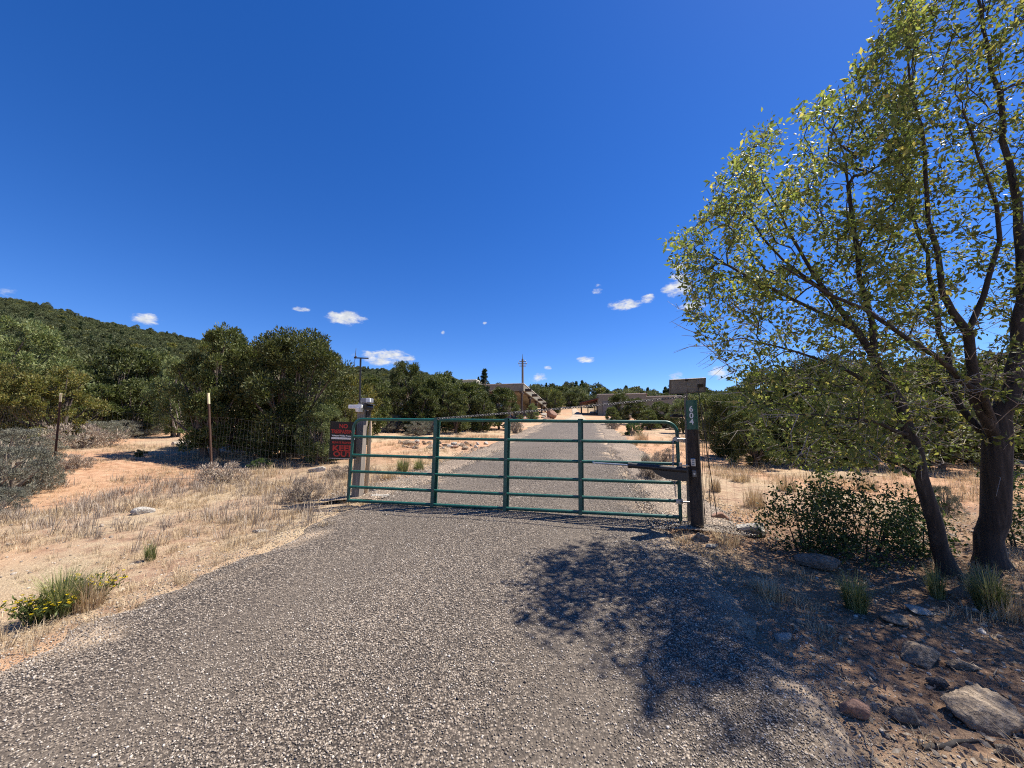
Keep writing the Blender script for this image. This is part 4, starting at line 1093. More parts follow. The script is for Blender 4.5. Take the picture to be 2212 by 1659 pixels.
# right-hand belt beyond the fence
for (u, v, t, w, p, lb) in (
        (1572, 848, 12.7, 125, 'jA', 'juniper with a bare lower trunk nearest the round gate post'),
        (1530, 850, 19, 100, 'jM', 'juniper behind the loose fence wires'),
        (1650, 800, 16, 160, 'jM', 'wide juniper behind the low left boughs of the leafy tree'),
        (1760, 775, 15, 200, 'jA', 'broad dark juniper behind the middle of the leafy tree'),
        (1880, 790, 17.5, 190, 'jN', 'dark juniper behind the slanting trunk'),
        (2010, 770, 16, 210, 'jM', 'broad juniper seen between the two leafy trunks'),
        (2170, 765, 14, 230, 'jN', 'big juniper behind the thick right trunk'),
        (1700, 830, 23, 120, 'jM', 'farther juniper left of the slanting trunk'),
        (1820, 810, 26, 150, 'jN', 'farther juniper in the shade of the leafy tree'),
        (1950, 800, 26, 160, 'jM', 'farther juniper right of the slanting trunk'),
        (2120, 790, 25, 180, 'jM', 'farther juniper behind the fork of the thick trunk'),
        (1590, 835, 27, 90, 'jN', 'farther juniper right of the solar panel'),
        (1615, 880, 10.8, 110, 'jN', 'low spreading juniper just behind the right fence'),
        (1710, 860, 11.5, 150, 'jN', 'bushy juniper behind the fence left of the slanting trunk'),
        (1830, 850, 11.0, 160, 'jA', 'dense juniper behind the fence at the slanting trunk'),
        (1990, 850, 10.5, 160, 'jN', 'bushy juniper behind the fence between the trunks'),
        (2080, 870, 11.5, 140, 'jL', 'pale juniper behind the fence beside the thick trunk'),
        (2230, 860, 10.0, 170, 'jN', 'bushy juniper behind the fence at the right edge'),
        (2290, 800, 13, 160, 'jA', 'juniper cut off by the right picture edge')):
    tree_at(u, v, t, w, p, lb)

# wooded slopes: trees that stand apart on the near ridge, then the far wood as one mass
rg = np.random.default_rng(19)
cnt = 0
px_list = []
while cnt < 280:
    u = rg.uniform(760, 1760); D = float(np.interp(u, [r[0] for r in RIDGE], [r[2] for r in RIDGE]))
    r = D * rg.uniform(.45, 1.03) ** .8 if u > 1100 else rg.uniform(70, min(D, 190)); d = ray(u, 860); k = r / math.hypot(d.x, d.y)
    x, y = d.x * k, d.y * k
    if road_d(x, y) < 1.5 and y < 84: continue
    lc = ho.matrix_world.inverted() @ Vector((x, y, 0)); lg = ga.matrix_world.inverted() @ Vector((x, y, 0))
    if -23 < lc.x < 2.5 and -3 < lc.y < 27: continue
    if -5 < lg.x < 14.5 and -4 < lg.y < 12: continue
    if any((x - a) ** 2 + (y - b) ** 2 < 4.2 for a, b in px_list): continue
    px_list.append((x, y)); p = ['far1', 'far2', 'far1', 'far2', 'far1', 'far3'][rg.integers(6)] if rg.random() < .9 else 'far4'
    s = rg.uniform(.75, 1.15)
    look = {'far1': 'small rounded juniper', 'far2': 'small low domed juniper', 'far3': 'small pointed pinyon', 'far4': 'small yellowish scrub oak'}[p]
    zone = ('on the hillside left of the pinyon pine' if u < 880 else 'on the slope above the house roof, left of the utility pole' if u < 1125 else 'on the rise between the utility pole and the dirt track' if u < 1215 else
            'on the rise behind the dirt track' if u < 1290 else 'on the rise above the garage roof' if u < 1450 else 'on the rise behind the right-hand juniper belt')
    grp, lb = 'trees on the wooded rise', look + ' ' + zone
    plant('ridge_tree', PROTO[p], (x, y, Hs(x, y) - .1), rg.uniform(0, 6.28), (s, s, s * rg.uniform(.85, 1.15)), lb, 'tree', grp, True)
    cnt += 1
def hill_wood():
    n = 15000; u = rg.uniform(-420, 1000, n); D = np.interp(u, [r[0] for r in RIDGE], [r[2] for r in RIDGE])
    r = np.sqrt(rg.uniform((60 / D) ** 2, 1.05, n)) * D
    w = (u - CX) / FPX; az = np.arctan2(w, math.cos(PITCH)); x = r * np.sin(az); y = r * np.cos(az)
    keep = (rg.random(n) < np.clip(2.6 * (fbm(x * .035, y * .035, 88) - .22), .12, 1)) & (r > np.where(u > 780, 175, 48)) & ~((x > -26) & (y < 75) & (r < 80) & (u > 600))
    x, y = x[keep], y[keep]; n = len(x)
    s = rg.uniform(.45, 1.0, n) * np.where(rg.random(n) < .15, 1.35, 1)
    rot = np.stack([np.zeros(n), np.zeros(n), rg.uniform(0, 6.28, n)], -1)
    idx = np.where(rg.random(n) < .82, rg.integers(0, 2, n), rg.integers(2, 4, n))
    scatter('hill_wood', np.stack([x, y, H(x, y) - .1], -1), rot, np.stack([s, s, s * rg.uniform(.8, 1.1, n)], -1), idx,
            [PROTO[k][1] for k in ('far1', 'far2', 'far3', 'far4')], 'dense dark juniper wood covering the hillside at left', 'wood')
    print('hill', n)
hill_wood()

# ------------------------------------------------------------------ the leafy trees on the right
def build_tree(limbs, targets, seed, tip=.0022, leaf_per=16, leaf_len=.058, mat_leaf=None, droop=.25, expo=2.25):
    """limbs: list of (parent_limb or -1, [(point, radius)...]); targets: twig ends inside the crown"""
    r_ = np.random.default_rng(seed); pos = []; par = []; rmin = []; depth = []
    idx_of = []
    for (pl, pts) in limbs:
        last = -1
        if pl >= 0:
            c = idx_of[pl]; last = min(c, key=lambda i: (pos[i] - pts[0][0]).length)
        ids = []
        for k, (p, rd) in enumerate(pts):
            if last >= 0 and k > 0 or (k == 0 and last >= 0):
                a = pos[last]; m = max(1, int((p - a).length / .22))
                ra = rmin[last]
                for q in range(1, m + 1):
                    f = q / m; wob = Vector(r_.normal(0, .018, 3)) if q < m else Vector((0, 0, 0))
                    pos.append(a.lerp(p, f) + wob); par.append(last); rmin.append((ra if k or pl < 0 else min(ra, rd * 1.1)) * (1 - f) + rd * f); last = len(pos) - 1
                    depth.append(depth[par[-1]] + (pos[-1] - pos[par[-1]]).length); ids.append(last)
            else:
                pos.append(p.copy()); par.append(-1); rmin.append(rd); depth.append(0); last = len(pos) - 1; ids.append(last)
        idx_of.append(ids)
    A = [tuple(p) for p in pos]
    T = sorted(targets, key=lambda q: min((Vector(q) - p).length for p in pos[::3]))
    leaves_p, leaves_d = [], []
    arr = np.array(A); dep = np.array(depth); ntip = len(pos)
    ends = []
    for q in T:
        q = np.array(q); dv = q - arr; dist = np.linalg.norm(dv, axis=1)
        upn = dv[:, 2] / np.maximum(dist, 1e-6)
        cost = dist * (1.25 - .35 * upn) + .10 * dep
        cost[dep < 1.0] += 3
        i = int(np.argmin(cost)); L = dist[i]
        if L < .05: continue
        a = Vector(arr[i]); e = Vector(q); pi = par[i]
        d0 = (Vector(arr[i]) - Vector(arr[pi])).normalized() if pi >= 0 else Vector((0, 0, 1))
        c = a + (d0 * .45 + (e - a).normalized() * .55) * L * .5
        m = max(2, int(L / .16)); last = i; new = []
        for s in range(1, m + 1):
            f = s / m; p = a * (1 - f) ** 2 + c * 2 * f * (1 - f) + e * f * f + Vector(r_.normal(0, .010, 3))
            new.append(tuple(p)); par.append(last); rmin.append(tip); depth.append(depth[last] + L / m); last = len(pos); pos.append(p)
        arr = np.vstack([arr, np.array(new)]); dep = np.append(dep, [depth[-m + k] for k in range(m)])
        ends.append((len(pos) - m, m))
    n = len(pos); kids = [[] for _ in range(n)]
    for i in range(n):
        if par[i] >= 0: kids[par[i]].append(i)
    rad = [0.0] * n
    for i in range(n - 1, -1, -1):
        s = sum(rad[k] ** expo for k in kids[i]); rad[i] = max(rmin[i], (s ** (1 / expo)) if s else tip)
    for i in range(n):                              # a limb never swells away from the root
        if par[i] >= 0: rad[i] = min(rad[i], rad[par[i]])
    b = MB(); done = set()
    for i in range(n):
        heads = [i] if par[i] < 0 else []
        if par[i] >= 0:
            main = max(kids[par[i]], key=lambda k: rad[k])
            if i != main: heads = [i]
        for h in heads:
            ch_ = [par[h]] if par[h] >= 0 else []
            j = h
            while True:
                ch_.append(j)
                if not kids[j]: break
                j = max(kids[j], key=lambda k: rad[k])
            rr = [rad[k] for k in ch_]
            if par[h] >= 0: rr[0] = rad[h]
            if len(ch_) > 1: b.tube([pos[k] for k in ch_], rr, 12 if rr[0] > .05 else (7 if rr[0] > .012 else 4), False)
    # leaves along the young wood
    P, D = [], []
    for (st_, m) in ends:
        for _ in range(leaf_per):
            f = r_.random() ** .6 * m; k = min(m - 1, int(f)); p0 = pos[st_ + k]; p1 = pos[min(st_ + k + 1, st_ + m - 1)]
            if k == m - 1: base = np.array(p0)
            else: base = np.array(p0.lerp(p1, f - k))
            tw = r_.normal(0, .042, 3) * (.4 + r_.random()); P.append(base + tw)
            d = unit(r_.normal(0, .7, 3) + np.array([-.15, -.05, -droop]) + unit(tw) * .6); D.append(d)
    P = np.array(P); D = np.array(D); nl = len(P)
    a = unit(np.cross(D, r_.normal(0, 1, (nl, 3)))); nrm = np.cross(D, a)
    L = (leaf_len * r_.uniform(.42, 1.38, nl))[:, None]; W = L * .24
    mid = P + D * L * .45; fold = nrm * W * .45
    V = np.stack([P, mid + a * W + fold, P + D * L + nrm * L * .10 * r_.normal(0, 1, (nl, 1)), mid - a * W + fold, mid - fold * .2], 1).reshape(-1, 3)
    i = np.arange(nl) * 5
    F = np.concatenate([np.stack([i, i + 1, i + 4], -1), np.stack([i + 1, i + 2, i + 4], -1), np.stack([i + 2, i + 3, i + 4], -1), np.stack([i + 3, i, i + 4], -1)])
    print('tree', n, nl)
    return b, V, F
def inpoly(x, y, poly):
    c = False; j = len(poly) - 1
    for i in range(len(poly)):
        if ((poly[i][1] > y) != (poly[j][1] > y)) and x < (poly[j][0] - poly[i][0]) * (y - poly[i][1]) / (poly[j][1] - poly[i][1]) + poly[i][0]: c = not c
        j = i
    return c
SIL = [(1442, 520), (1475, 640), (1492, 705), (1555, 770), (1600, 870), (1640, 970), (1760, 1020), (1900, 1010), (2212, 960), (2600, 900), (2750, 600), (2700, 200), (2500, -200),
       (2200, -330), (1990, -200), (1912, 10), (1890, 90), (1810, 195), (1690, 245), (1605, 310), (1548, 380), (1530, 450)]
def crown_pts(n, seed, ulo, uhi, tc_, ts, poly=SIL, umid=2050, uw=700):
    r_ = random.Random(seed); out = []
    while len(out) < n:
        u = r_.uniform(ulo, uhi); v = r_.uniform(-330, 1020)
        if not inpoly(u, v, poly): continue
        k = math.sqrt(max(.12, 1 - ((u - umid) / uw) ** 2))
        t = tc_ + (u - umid) / 700 * -.2 + r_.uniform(-1, 1) * ts * k
        if v > 640 and r_.random() < .30: continue
        # uneven density: gaps between boughs
        if .5 * vnoise(u / 70.0, v / 70.0, 4) + .5 * vnoise(u / 34.0, v / 34.0, 6) < .16 + r_.random() * .42: continue
        out.append(tuple(at(u, v, t)))
    return out
LS = .56
def lim(*pts): return [(at(u, v, t), r * LS) for (u, v, t, r) in pts]
b0, t0 = gp(2143, 1222)
treeR = [(-1, [(b0 - Vector((0, 0, .2)), .22), (b0 - Vector((0, 0, .02)), .160), (b0 + Vector((.0, 0, .10)), .118), (b0 + Vector((.01, 0, .28)), .098)] + lim((2150, 1120, t0, .168), (2152, 1030, t0, .160), (2155, 945, t0, .165), (2190, 800, 4.0, .105), (2208, 600, 4.05, .080), (2190, 400, 4.15, .055), (2160, 200, 4.25, .035), (2120, 20, 4.35, .022), (2100, -180, 4.4, .012))),
         (0, lim((2150, 945, t0, .10), (2108, 870, 3.92, .082), (2092, 720, 3.85, .062), (2035, 628, 3.85, .045), (2024, 537, 3.9, .040), (2005, 480, 3.95, .036), (1998, 332, 4.0, .028), (1965, 170, 4.1, .018), (1945, 35, 4.2, .010))),
         (1, lim((2092, 715, 3.86, .05), (2125, 640, 3.82, .042), (2160, 520, 3.8, .034), (2130, 380, 3.75, .022), (2080, 240, 3.7, .014))),
         (0, lim((2150, 930, t0, .07), (2123, 850, 3.8, .050), (2020, 768, 3.72, .042), (1920, 703, 3.65, .034), (1800, 640, 3.6, .024), (1690, 575, 3.6, .012))),
         (0, lim((2152, 960, t0 + .05, .08), (2075, 880, 4.25, .060), (2047, 760, 4.4, .050), (2005, 590, 4.5, .038), (1965, 430, 4.6, .026), (1900, 280, 4.7, .014))),
         (0, lim((2190, 800, 4.0, .07), (2290, 640, 4.1, .055), (2400, 440, 4.2, .038), (2460, 200, 4.3, .02))),
         (0, lim((2160, 900, t0, .06), (2330, 780, 3.9, .045), (2500, 660, 3.8, .03)))]
b1, t1 = gp(2052, 1243)
treeL = [(-1, [(b1 - Vector((0, 0, .2)), .13), (b1 - Vector((0, 0, .02)), .108), (b1 + Vector((-.02, 0, .10)), .078), (b1 + Vector((-.06, 0, .26)), .066)] + lim((2020, 1130, t1, .110), (1990, 1035, t1 + .05, .104), (1962, 930, 3.85, .092), (1905, 805, 3.95, .060), (1855, 720, 4.05, .048), (1800, 650, 4.15, .038), (1730, 545, 4.25, .028), (1680, 450, 4.3, .018), (1640, 380, 4.35, .010))),
         (0, lim((1900, 798, 3.96, .05), (1872, 650, 4.1, .038), (1845, 500, 4.25, .028), (1832, 400, 4.3, .020), (1805, 290, 4.35, .010))),
         (0, lim((1850, 715, 4.05, .04), (1740, 660, 4.0, .028), (1620, 600, 3.95, .018), (1530, 545, 3.95, .009))),
         (0, lim((1930, 860, 3.9, .045), (1830, 800, 3.95, .030), (1720, 760, 4.1, .018), (1600, 730, 4.3, .009))),
         (0, lim((1965, 940, 3.84, .04), (1850, 905, 3.7, .022), (1720, 895, 3.6, .010))),
         (0, lim((1800, 650, 4.15, .03), (1690, 560, 4.4, .02), (1590, 440, 4.6, .010)))]
tgR = crown_pts(1500, 3, 1900, 2500, 4.45, 1.0, umid=2180, uw=520); tgL = crown_pts(1800, 4, 1430, 1990, 4.45, 1.0, umid=1800, uw=480)
for nm_, lb_, limbs_, tg_, bb, sd in (('leafy_tree', 'thick trunked leafy tree forking low at the right edge', treeR, tgR, b0, 41), ('leafy_tree', 'slimmer leafy tree whose trunk slants left over the gravel edge', treeL, tgL, b1, 42)):
    b, V, F = build_tree(limbs_, tg_, sd)
    o = thing(nm_, lb_, 'tree', bb, 'leafy trees by the right post')
    b.v = [tuple(Vector(p) - bb) for p in b.v]
    tb_ = b.build('trunk', M['bark'], o)
    r_ = random.Random(sd); tw = MB(); vv = [Vector(p) for p in b.v if .9 < p[2] < 2.7]
    for _ in range(340):
        q = r_.choice(vv); d = Vector((r_.gauss(-.4, .8), r_.gauss(0, .6), r_.gauss(-.05, .35))).normalized() * r_.uniform(.15, .5)
        m_ = q + d * .5 + Vector((r_.gauss(0, .05), r_.gauss(0, .05), r_.gauss(.03, .05)))
        tw.tube([q, m_, q + d], [.0045, .0032, .0014], 4, False)
        if r_.random() < .6: tw.tube([m_, m_ + (d + Vector((r_.gauss(0, .2), r_.gauss(0, .2), r_.gauss(0, .2)))) * .45], [.0026, .0010], 3, False)
    tag(tw.build('bare_twigs', M['deadwood'], tb_), kind='stuff')
    mobj('crown', np_mesh('crown', V - np.array(bb)[None], F, M['elm']), o)

# low leafy suckers between the post and the trunks
def sucker(u, vb, wpx, hpx, nst, label, seed):
    p, t = gp(u, vb); r_ = random.Random(seed); w = wpx / FPX * t; h = hpx / FPX * t
    limbs_ = []
    for i in range(6):
        a = r_.uniform(0, 6.28); rr = w * .12
        s = p + Vector((rr * math.cos(a), rr * math.sin(a) * .6, -.03)); e = p + Vector((w * .30 * math.cos(a), w * .2 * math.sin(a), h * r_.uniform(.45, .8)))
        limbs_.append((-1, [(s, .008), (s.lerp(e, .5) + Vector((0, 0, .05)), .006), (e, .003)]))
    tg = []
    while len(tg) < nst:
        x, y, z = r_.uniform(-1, 1), r_.uniform(-1, 1), r_.uniform(.05, 1)
        if x * x + y * y + (z - .4) ** 2 * 1.8 > 1: continue
        tg.append((p.x + x * w / 2, p.y + y * w * .35, p.z + z * h))
    b, V, F = build_tree(limbs_, tg, seed, .0016, 24, .044, droop=.1)
    o = thing('leafy_shrub', label, 'shrub', p); b.v = [tuple(Vector(q) - p) for q in b.v]
    b.build('stems', M['bark'], o); mobj('leaves', np_mesh('leaves', V - np.array(p)[None], F, M['sucker']), o)
sucker(1745, 1190, 200, 135, 130, 'dark leafy shrub in front of the pale boulder', 51)
sucker(1860, 1205, 240, 175, 170, 'bushy leafy shrub at the foot of the slanting trunk', 52)
sucker(1985, 1200, 150, 140, 80, 'leafy suckers sprouting between the two trunks', 53)
sucker(2205, 1180, 120, 170, 60, 'leafy suckers at the right edge behind the thick trunk', 54)

# ------------------------------------------------------------------ shrubs, bunchgrass, flowers
for (u, v, w, h, p, lb) in (
        (20, 1075, 150, 110, 'sage', 'big grey sagebrush at the left picture edge'), (82, 1058, 84, 74, 'sage2', 'grey sagebrush below the leftmost fence post'),
        (160, 1012, 70, 30, 'weed', 'low brush just right of the leftmost fence post'), (10, 1010, 150, 85, 'sage2', 'sagebrush behind the big left edge sagebrush'),
        (0, 1112, 90, 60, 'sage', 'low dark sagebrush at the left edge nearest the camera'), (60, 985, 120, 60, 'sage2', 'far sagebrush clump left of the fence post'),
        (172, 968, 110, 50, 'weed', 'brownish low brush right of the leftmost post'), (215, 955, 95, 45, 'sage', 'sagebrush under the yellowing scrub oak'),
        (262, 947, 85, 40, 'sage2', 'sagebrush in the row, middle one'), (315, 940, 90, 38, 'sage', 'sagebrush in the row below the dark junipers'),
        (365, 934, 60, 30, 'weed', 'small grey brush at the right end of the row'), (30, 935, 140, 50, 'sage', 'sagebrush patch under the left edge trees'),
        (565, 1012, 46, 22, 'green', 'small green grey shrub in the straw before the junipers'), (655, 1082, 74, 46, 'weed', 'dark dry shrub just left of the gate end'),
        (480, 1042, 95, 42, 'weed', 'grey dry brush at the foot of the second post'), (440, 950, 66, 50, 'green', 'dark shrub under the tall juniper'),
        (700, 940, 60, 50, 'sage2', 'grey sagebrush behind the warning sign'), (645, 965, 60, 30, 'weed', 'dead brush pile under the broad juniper'),
        (300, 985, 26, 14, 'green', 'tiny green bush on the orange soil'), (735, 1030, 60, 24, 'weed', 'pale low weeds left of the square post'),
        (905, 940, 60, 34, 'sage', 'sagebrush beyond the gate, left of the first upright'), (850, 935, 66, 38, 'sage2', 'sagebrush beyond the square post'),
        (990, 925, 60, 34, 'weed', 'dry brush under the house junipers'), (1020, 930, 44, 30, 'sage', 'pale sagebrush left of the middle upright'),
        (930, 935, 50, 30, 'weed', 'brown brush right of the first upright'), (1112, 936, 34, 30, 'weed', 'dry brush on the left drive edge by the middle upright'),
        (1405, 1038, 52, 50, 'weed', 'grey rabbitbrush below the gate opener arm'), (1326, 928, 28, 20, 'weed', 'small dark brush on the right drive edge'),
        (1368, 940, 34, 30, 'green', 'small green bush right of the drive'), (1450, 925, 40, 22, 'sage', 'pale sagebrush at the gate top corner'),
        (1405, 925, 40, 24, 'weed', 'dry brush beyond the right end of the gate'), (1440, 1000, 50, 30, 'weed', 'shaded brush behind the hinge stile'),
        (1640, 985, 90, 50, 'weed', 'dark brush under the wide juniper'), (1780, 975, 110, 60, 'weed', 'brush under the broad dark juniper on the right'),
        (1950, 985, 120, 60, 'weed', 'brush behind the slanting trunk'), (2130, 1000, 120, 60, 'green', 'green brush behind the thick trunk'),
        (2040, 1110, 60, 60, 'sage', 'pale grey green sagebrush seen between the trunks')):
    shrub_at(u, v, w, h, p, lb)

def grass_thing(u, vb, hpx, wpx, n, mat, label, seed, lean=.5, name='bunchgrass'):
    p, t = gp(u, vb); r_ = np.random.default_rng(seed); h = hpx / FPX * t; w = wpx / FPX * t
    V, F = blades(r_, n, h, w * (.30 if mat == 'straw' else .18), .0022 + .0006 * t / 3, lean)
    V[:, :2] += (fbm(V[:, 0] * 9, V[:, 2] * 6, seed) - .5)[:, None] * .05
    o = mobj(name, np_mesh(name, V, F, M[mat]), None, p - Vector((0, 0, .01))); return tag(o, label, 'grass', 'single grass clumps')
grass_thing(128, 1330, 130, 130, 900, 'bunch', 'tall yellow green bunchgrass behind the yellow flowers', 1, .55)
grass_thing(185, 1315, 110, 90, 350, 'straw', 'straw coloured grass clump leaning beside the yellow flowers', 2, .6)
grass_thing(320, 1212, 62, 40, 160, 'bunch', 'small green grass tuft on the left straw slope', 3, .35)
grass_thing(870, 1020, 40, 60, 500, 'bunch', 'green bunchgrass just beyond the gate near the square post', 4, .4)
grass_thing(905, 1016, 34, 50, 350, 'bunch', 'green bunchgrass on the left drive edge beyond the gate', 5, .4)
grass_thing(840, 1035, 30, 50, 300, 'straw', 'straw clump beside the rocks at the square post', 6, .5)
grass_thing(1395, 1015, 44, 34, 400, 'rabbit', 'blue green grass clump behind the gate opener rod', 7, .3)
grass_thing(1850, 1320, 100, 95, 650, 'bunch', 'green grass clump in front of the trunks', 8, .55)
grass_thing(2140, 1320, 125, 110, 700, 'bunch', 'big green grass clump at the foot of the thick trunk', 9, .6)
grass_thing(2170, 1330, 90, 100, 350, 'straw', 'dry grass clump at the right picture edge', 10, .6)
grass_thing(2025, 1290, 90, 60, 250, 'bunch', 'thin grass clump beside the slanting trunk', 11, .5)
grass_thing(1545, 1062, 46, 36, 260, 'straw', 'straw clump right of the loose wires', 12, .4)
grass_thing(1600, 1040, 38, 60, 260, 'straw', 'pale straw clump under the right juniper', 13, .5)
grass_thing(1630, 1095, 62, 70, 320, 'straw', 'tall straw clump behind the pale boulder', 14, .35)
grass_thing(1700, 1060, 50, 60, 260, 'straw', 'straw clump behind the leafy shrub', 15, .45)
grass_thing(1775, 1070, 56, 50, 260, 'straw', 'straw clump seen through the leafy shrub', 16, .45)
grass_thing(1870, 1060, 46, 70, 260, 'straw', 'straw clump left of the slanting trunk', 17, .45)
grass_thing(1385, 950, 24, 50, 260, 'straw', 'straw clump right of the drive beyond the gate', 18, .5)
grass_thing(1370, 962, 18, 26, 200, 'straw', 'round straw tuft beyond the gate', 19, .5)
grass_thing(1660, 1285, 50, 110, 380, 'straw', 'flattened reddish straw on the shaded gravel edge', 20, .9)
grass_thing(1570, 1175, 50, 90, 260, 'straw', 'flattened straw beside the grey boulder at the post', 21, .9)
grass_thing(705, 1140, 26, 44, 160, 'straw', 'pale straw tuft on the left gravel edge', 22, .7)
grass_thing(1490, 1128, 28, 36, 160, 'bunch', 'short grass at the foot of the round post', 23, .6)

# yellow flowering plant
def flowers(u, vb, wpx, hpx, n, nf, label, seed):
    p, t = gp(u, vb); r_ = np.random.default_rng(seed); w = wpx / FPX * t; h = hpx / FPX * t
    o = thing('flowering_plant', label, 'plant', p, 'yellow flowering plants')
    b = MB(); tips = []
    for i in range(n):
        a = r_.uniform(0, 6.28); rr = w * .5 * math.sqrt(r_.random()); e = Vector((rr * math.cos(a), rr * .6 * math.sin(a), h * r_.uniform(.5, 1) * (1 - .3 * rr / w)))
        s = Vector((e.x * .25, e.y * .25, -.02)); b.tube([s, s.lerp(e, .55) + Vector((0, 0, .03)), e], [.0035, .0028, .0018], 4, False); tips.append(e)
    b.build('stems', M['flowergreen'], o)
    T = np.array([tuple(tips[i % n]) for i in range(n * 14)]); k = r_.random(len(T))[:, None] ** .6; P = T * (.25 + .75 * k) + r_.normal(0, .015, T.shape); P[:, 2] = np.maximum(P[:, 2], .005)
    V, F = sprays(r_, P, r_.normal(0, .6, P.shape) + [0, 0, .6], .042, .006); mobj('leaves', np_mesh('leaves', V, F, M['flowergreen']), o)
    T = np.array([tuple(tips[i % n]) for i in range(nf)]) + r_.normal(0, .018, (nf, 3)) + [0, 0, .012]
    Q = np.repeat(T, 9, 0); V, F = sprays(r_, Q, np.stack([np.cos(np.arange(len(Q)) * .7), np.sin(np.arange(len(Q)) * .7), .5 + 0 * Q[:, 0]], -1), .013, .005); mobj('blossoms', np_mesh('blossoms', V, F, M['flower']), o)
flowers(80, 1345, 150, 55, 46, 70, 'yellow flowering plant at the gravel edge, lower left', 1)
flowers(195, 1300, 120, 55, 40, 90, 'yellow flowering plant to the right of the tall bunchgrass', 2)

# straw and weeds carpeting the left slope (stuff)
rg = np.random.default_rng(23)
def tuft(n, h, sp, w, lean, mat, seed):
    V, F = blades(np.random.default_rng(seed), n, h, sp, w, lean); return np_mesh('tuft', V, F, M[mat])
T_straw = [tuft(34, .16, .09, .0022, 1.0, 'straw', i) for i in range(4)] + [tuft(26, .24, .07, .0022, .7, 'straw', 9)]
T_weed = [tuft(34, .26, .09, .0026, .6, 'greysage', 20 + i) for i in range(3)]
def field(name, n, xr, yr, fn, protos, smin, smax, label, cat, seedn):
    x = rg.uniform(*xr, n); y = yr[0] + (yr[1] - yr[0]) * rg.random(n) ** 1.35
    keep = (road_d(x, y) > -.10 + .7 * (fbm(x * 2, y * 2, 91) - .4)) & (np.abs(x) < 1.5 * y + 1.2) & (rg.random(n) < fn(x, y))
    x, y = x[keep], y[keep]; n = len(x); s = rg.uniform(smin, smax, n)
    rot = np.stack([rg.normal(0, .15, n), rg.normal(0, .15, n), rg.uniform(0, 6.28, n)], -1)
    scatter(name, np.stack([x, y, H(x, y) - .005], -1), rot, np.repeat(s[:, None], 3, 1), rg.integers(0, len(protos), n), protos, label, cat); print(name, n)
def redzone(x, y):
    k = np.zeros_like(x)
    for (px, py, rx, ry) in ((-7.2, 13.5, 4.2, 2.4), (-5, 12.4, 4, 1.4), (-9.5, 6.5, 2.6, .7)): k = np.maximum(k, smooth(1.2 - np.hypot((x - px) / rx, (y - py) / ry)))
    return k
field('straw_grass', 24000, (-16, -1.6), (1.4, 13), lambda x, y: np.clip((fbm(x * .9, y * .9, 12) - .36) * 3.2, .03, 1) * (1 - .9 * redzone(x, y)), T_straw, .35, .85, 'short dry straw grass over the left slope', 'grass', 1)
field('grey_weeds', 2900, (-11, -2.6), (3.8, 9.5), lambda x, y: np.clip((fbm(x * .6, y * .6, 44) - .42) * 4, 0, 1) * (1 - redzone(x, y)) * np.exp(-((y - 6.8) / 1.8) ** 2), T_weed, .6, 1.25, 'grey brown dry weeds in a band before the wire fence', 'weeds', 2)
field('straw_beyond', 9000, (-6, 14), (6, 24), lambda x, y: np.clip((fbm(x * .7, y * .7, 15) - .38) * 3.0, 0, 1) * (road_d(x, y) > 1.0), T_straw, .8, 1.7, 'sparse dry grass beyond the gate and fence', 'grass', 3)
field('litter_grass', 2200, (1.4, 9), (1.2, 6), lambda x, y: np.clip((fbm(x * 1.3, y * 1.3, 65) - .45) * 2.4, 0, 1), T_straw[:4], .5, 1.1, 'flattened dry grass on the shaded soil at right', 'grass', 4)

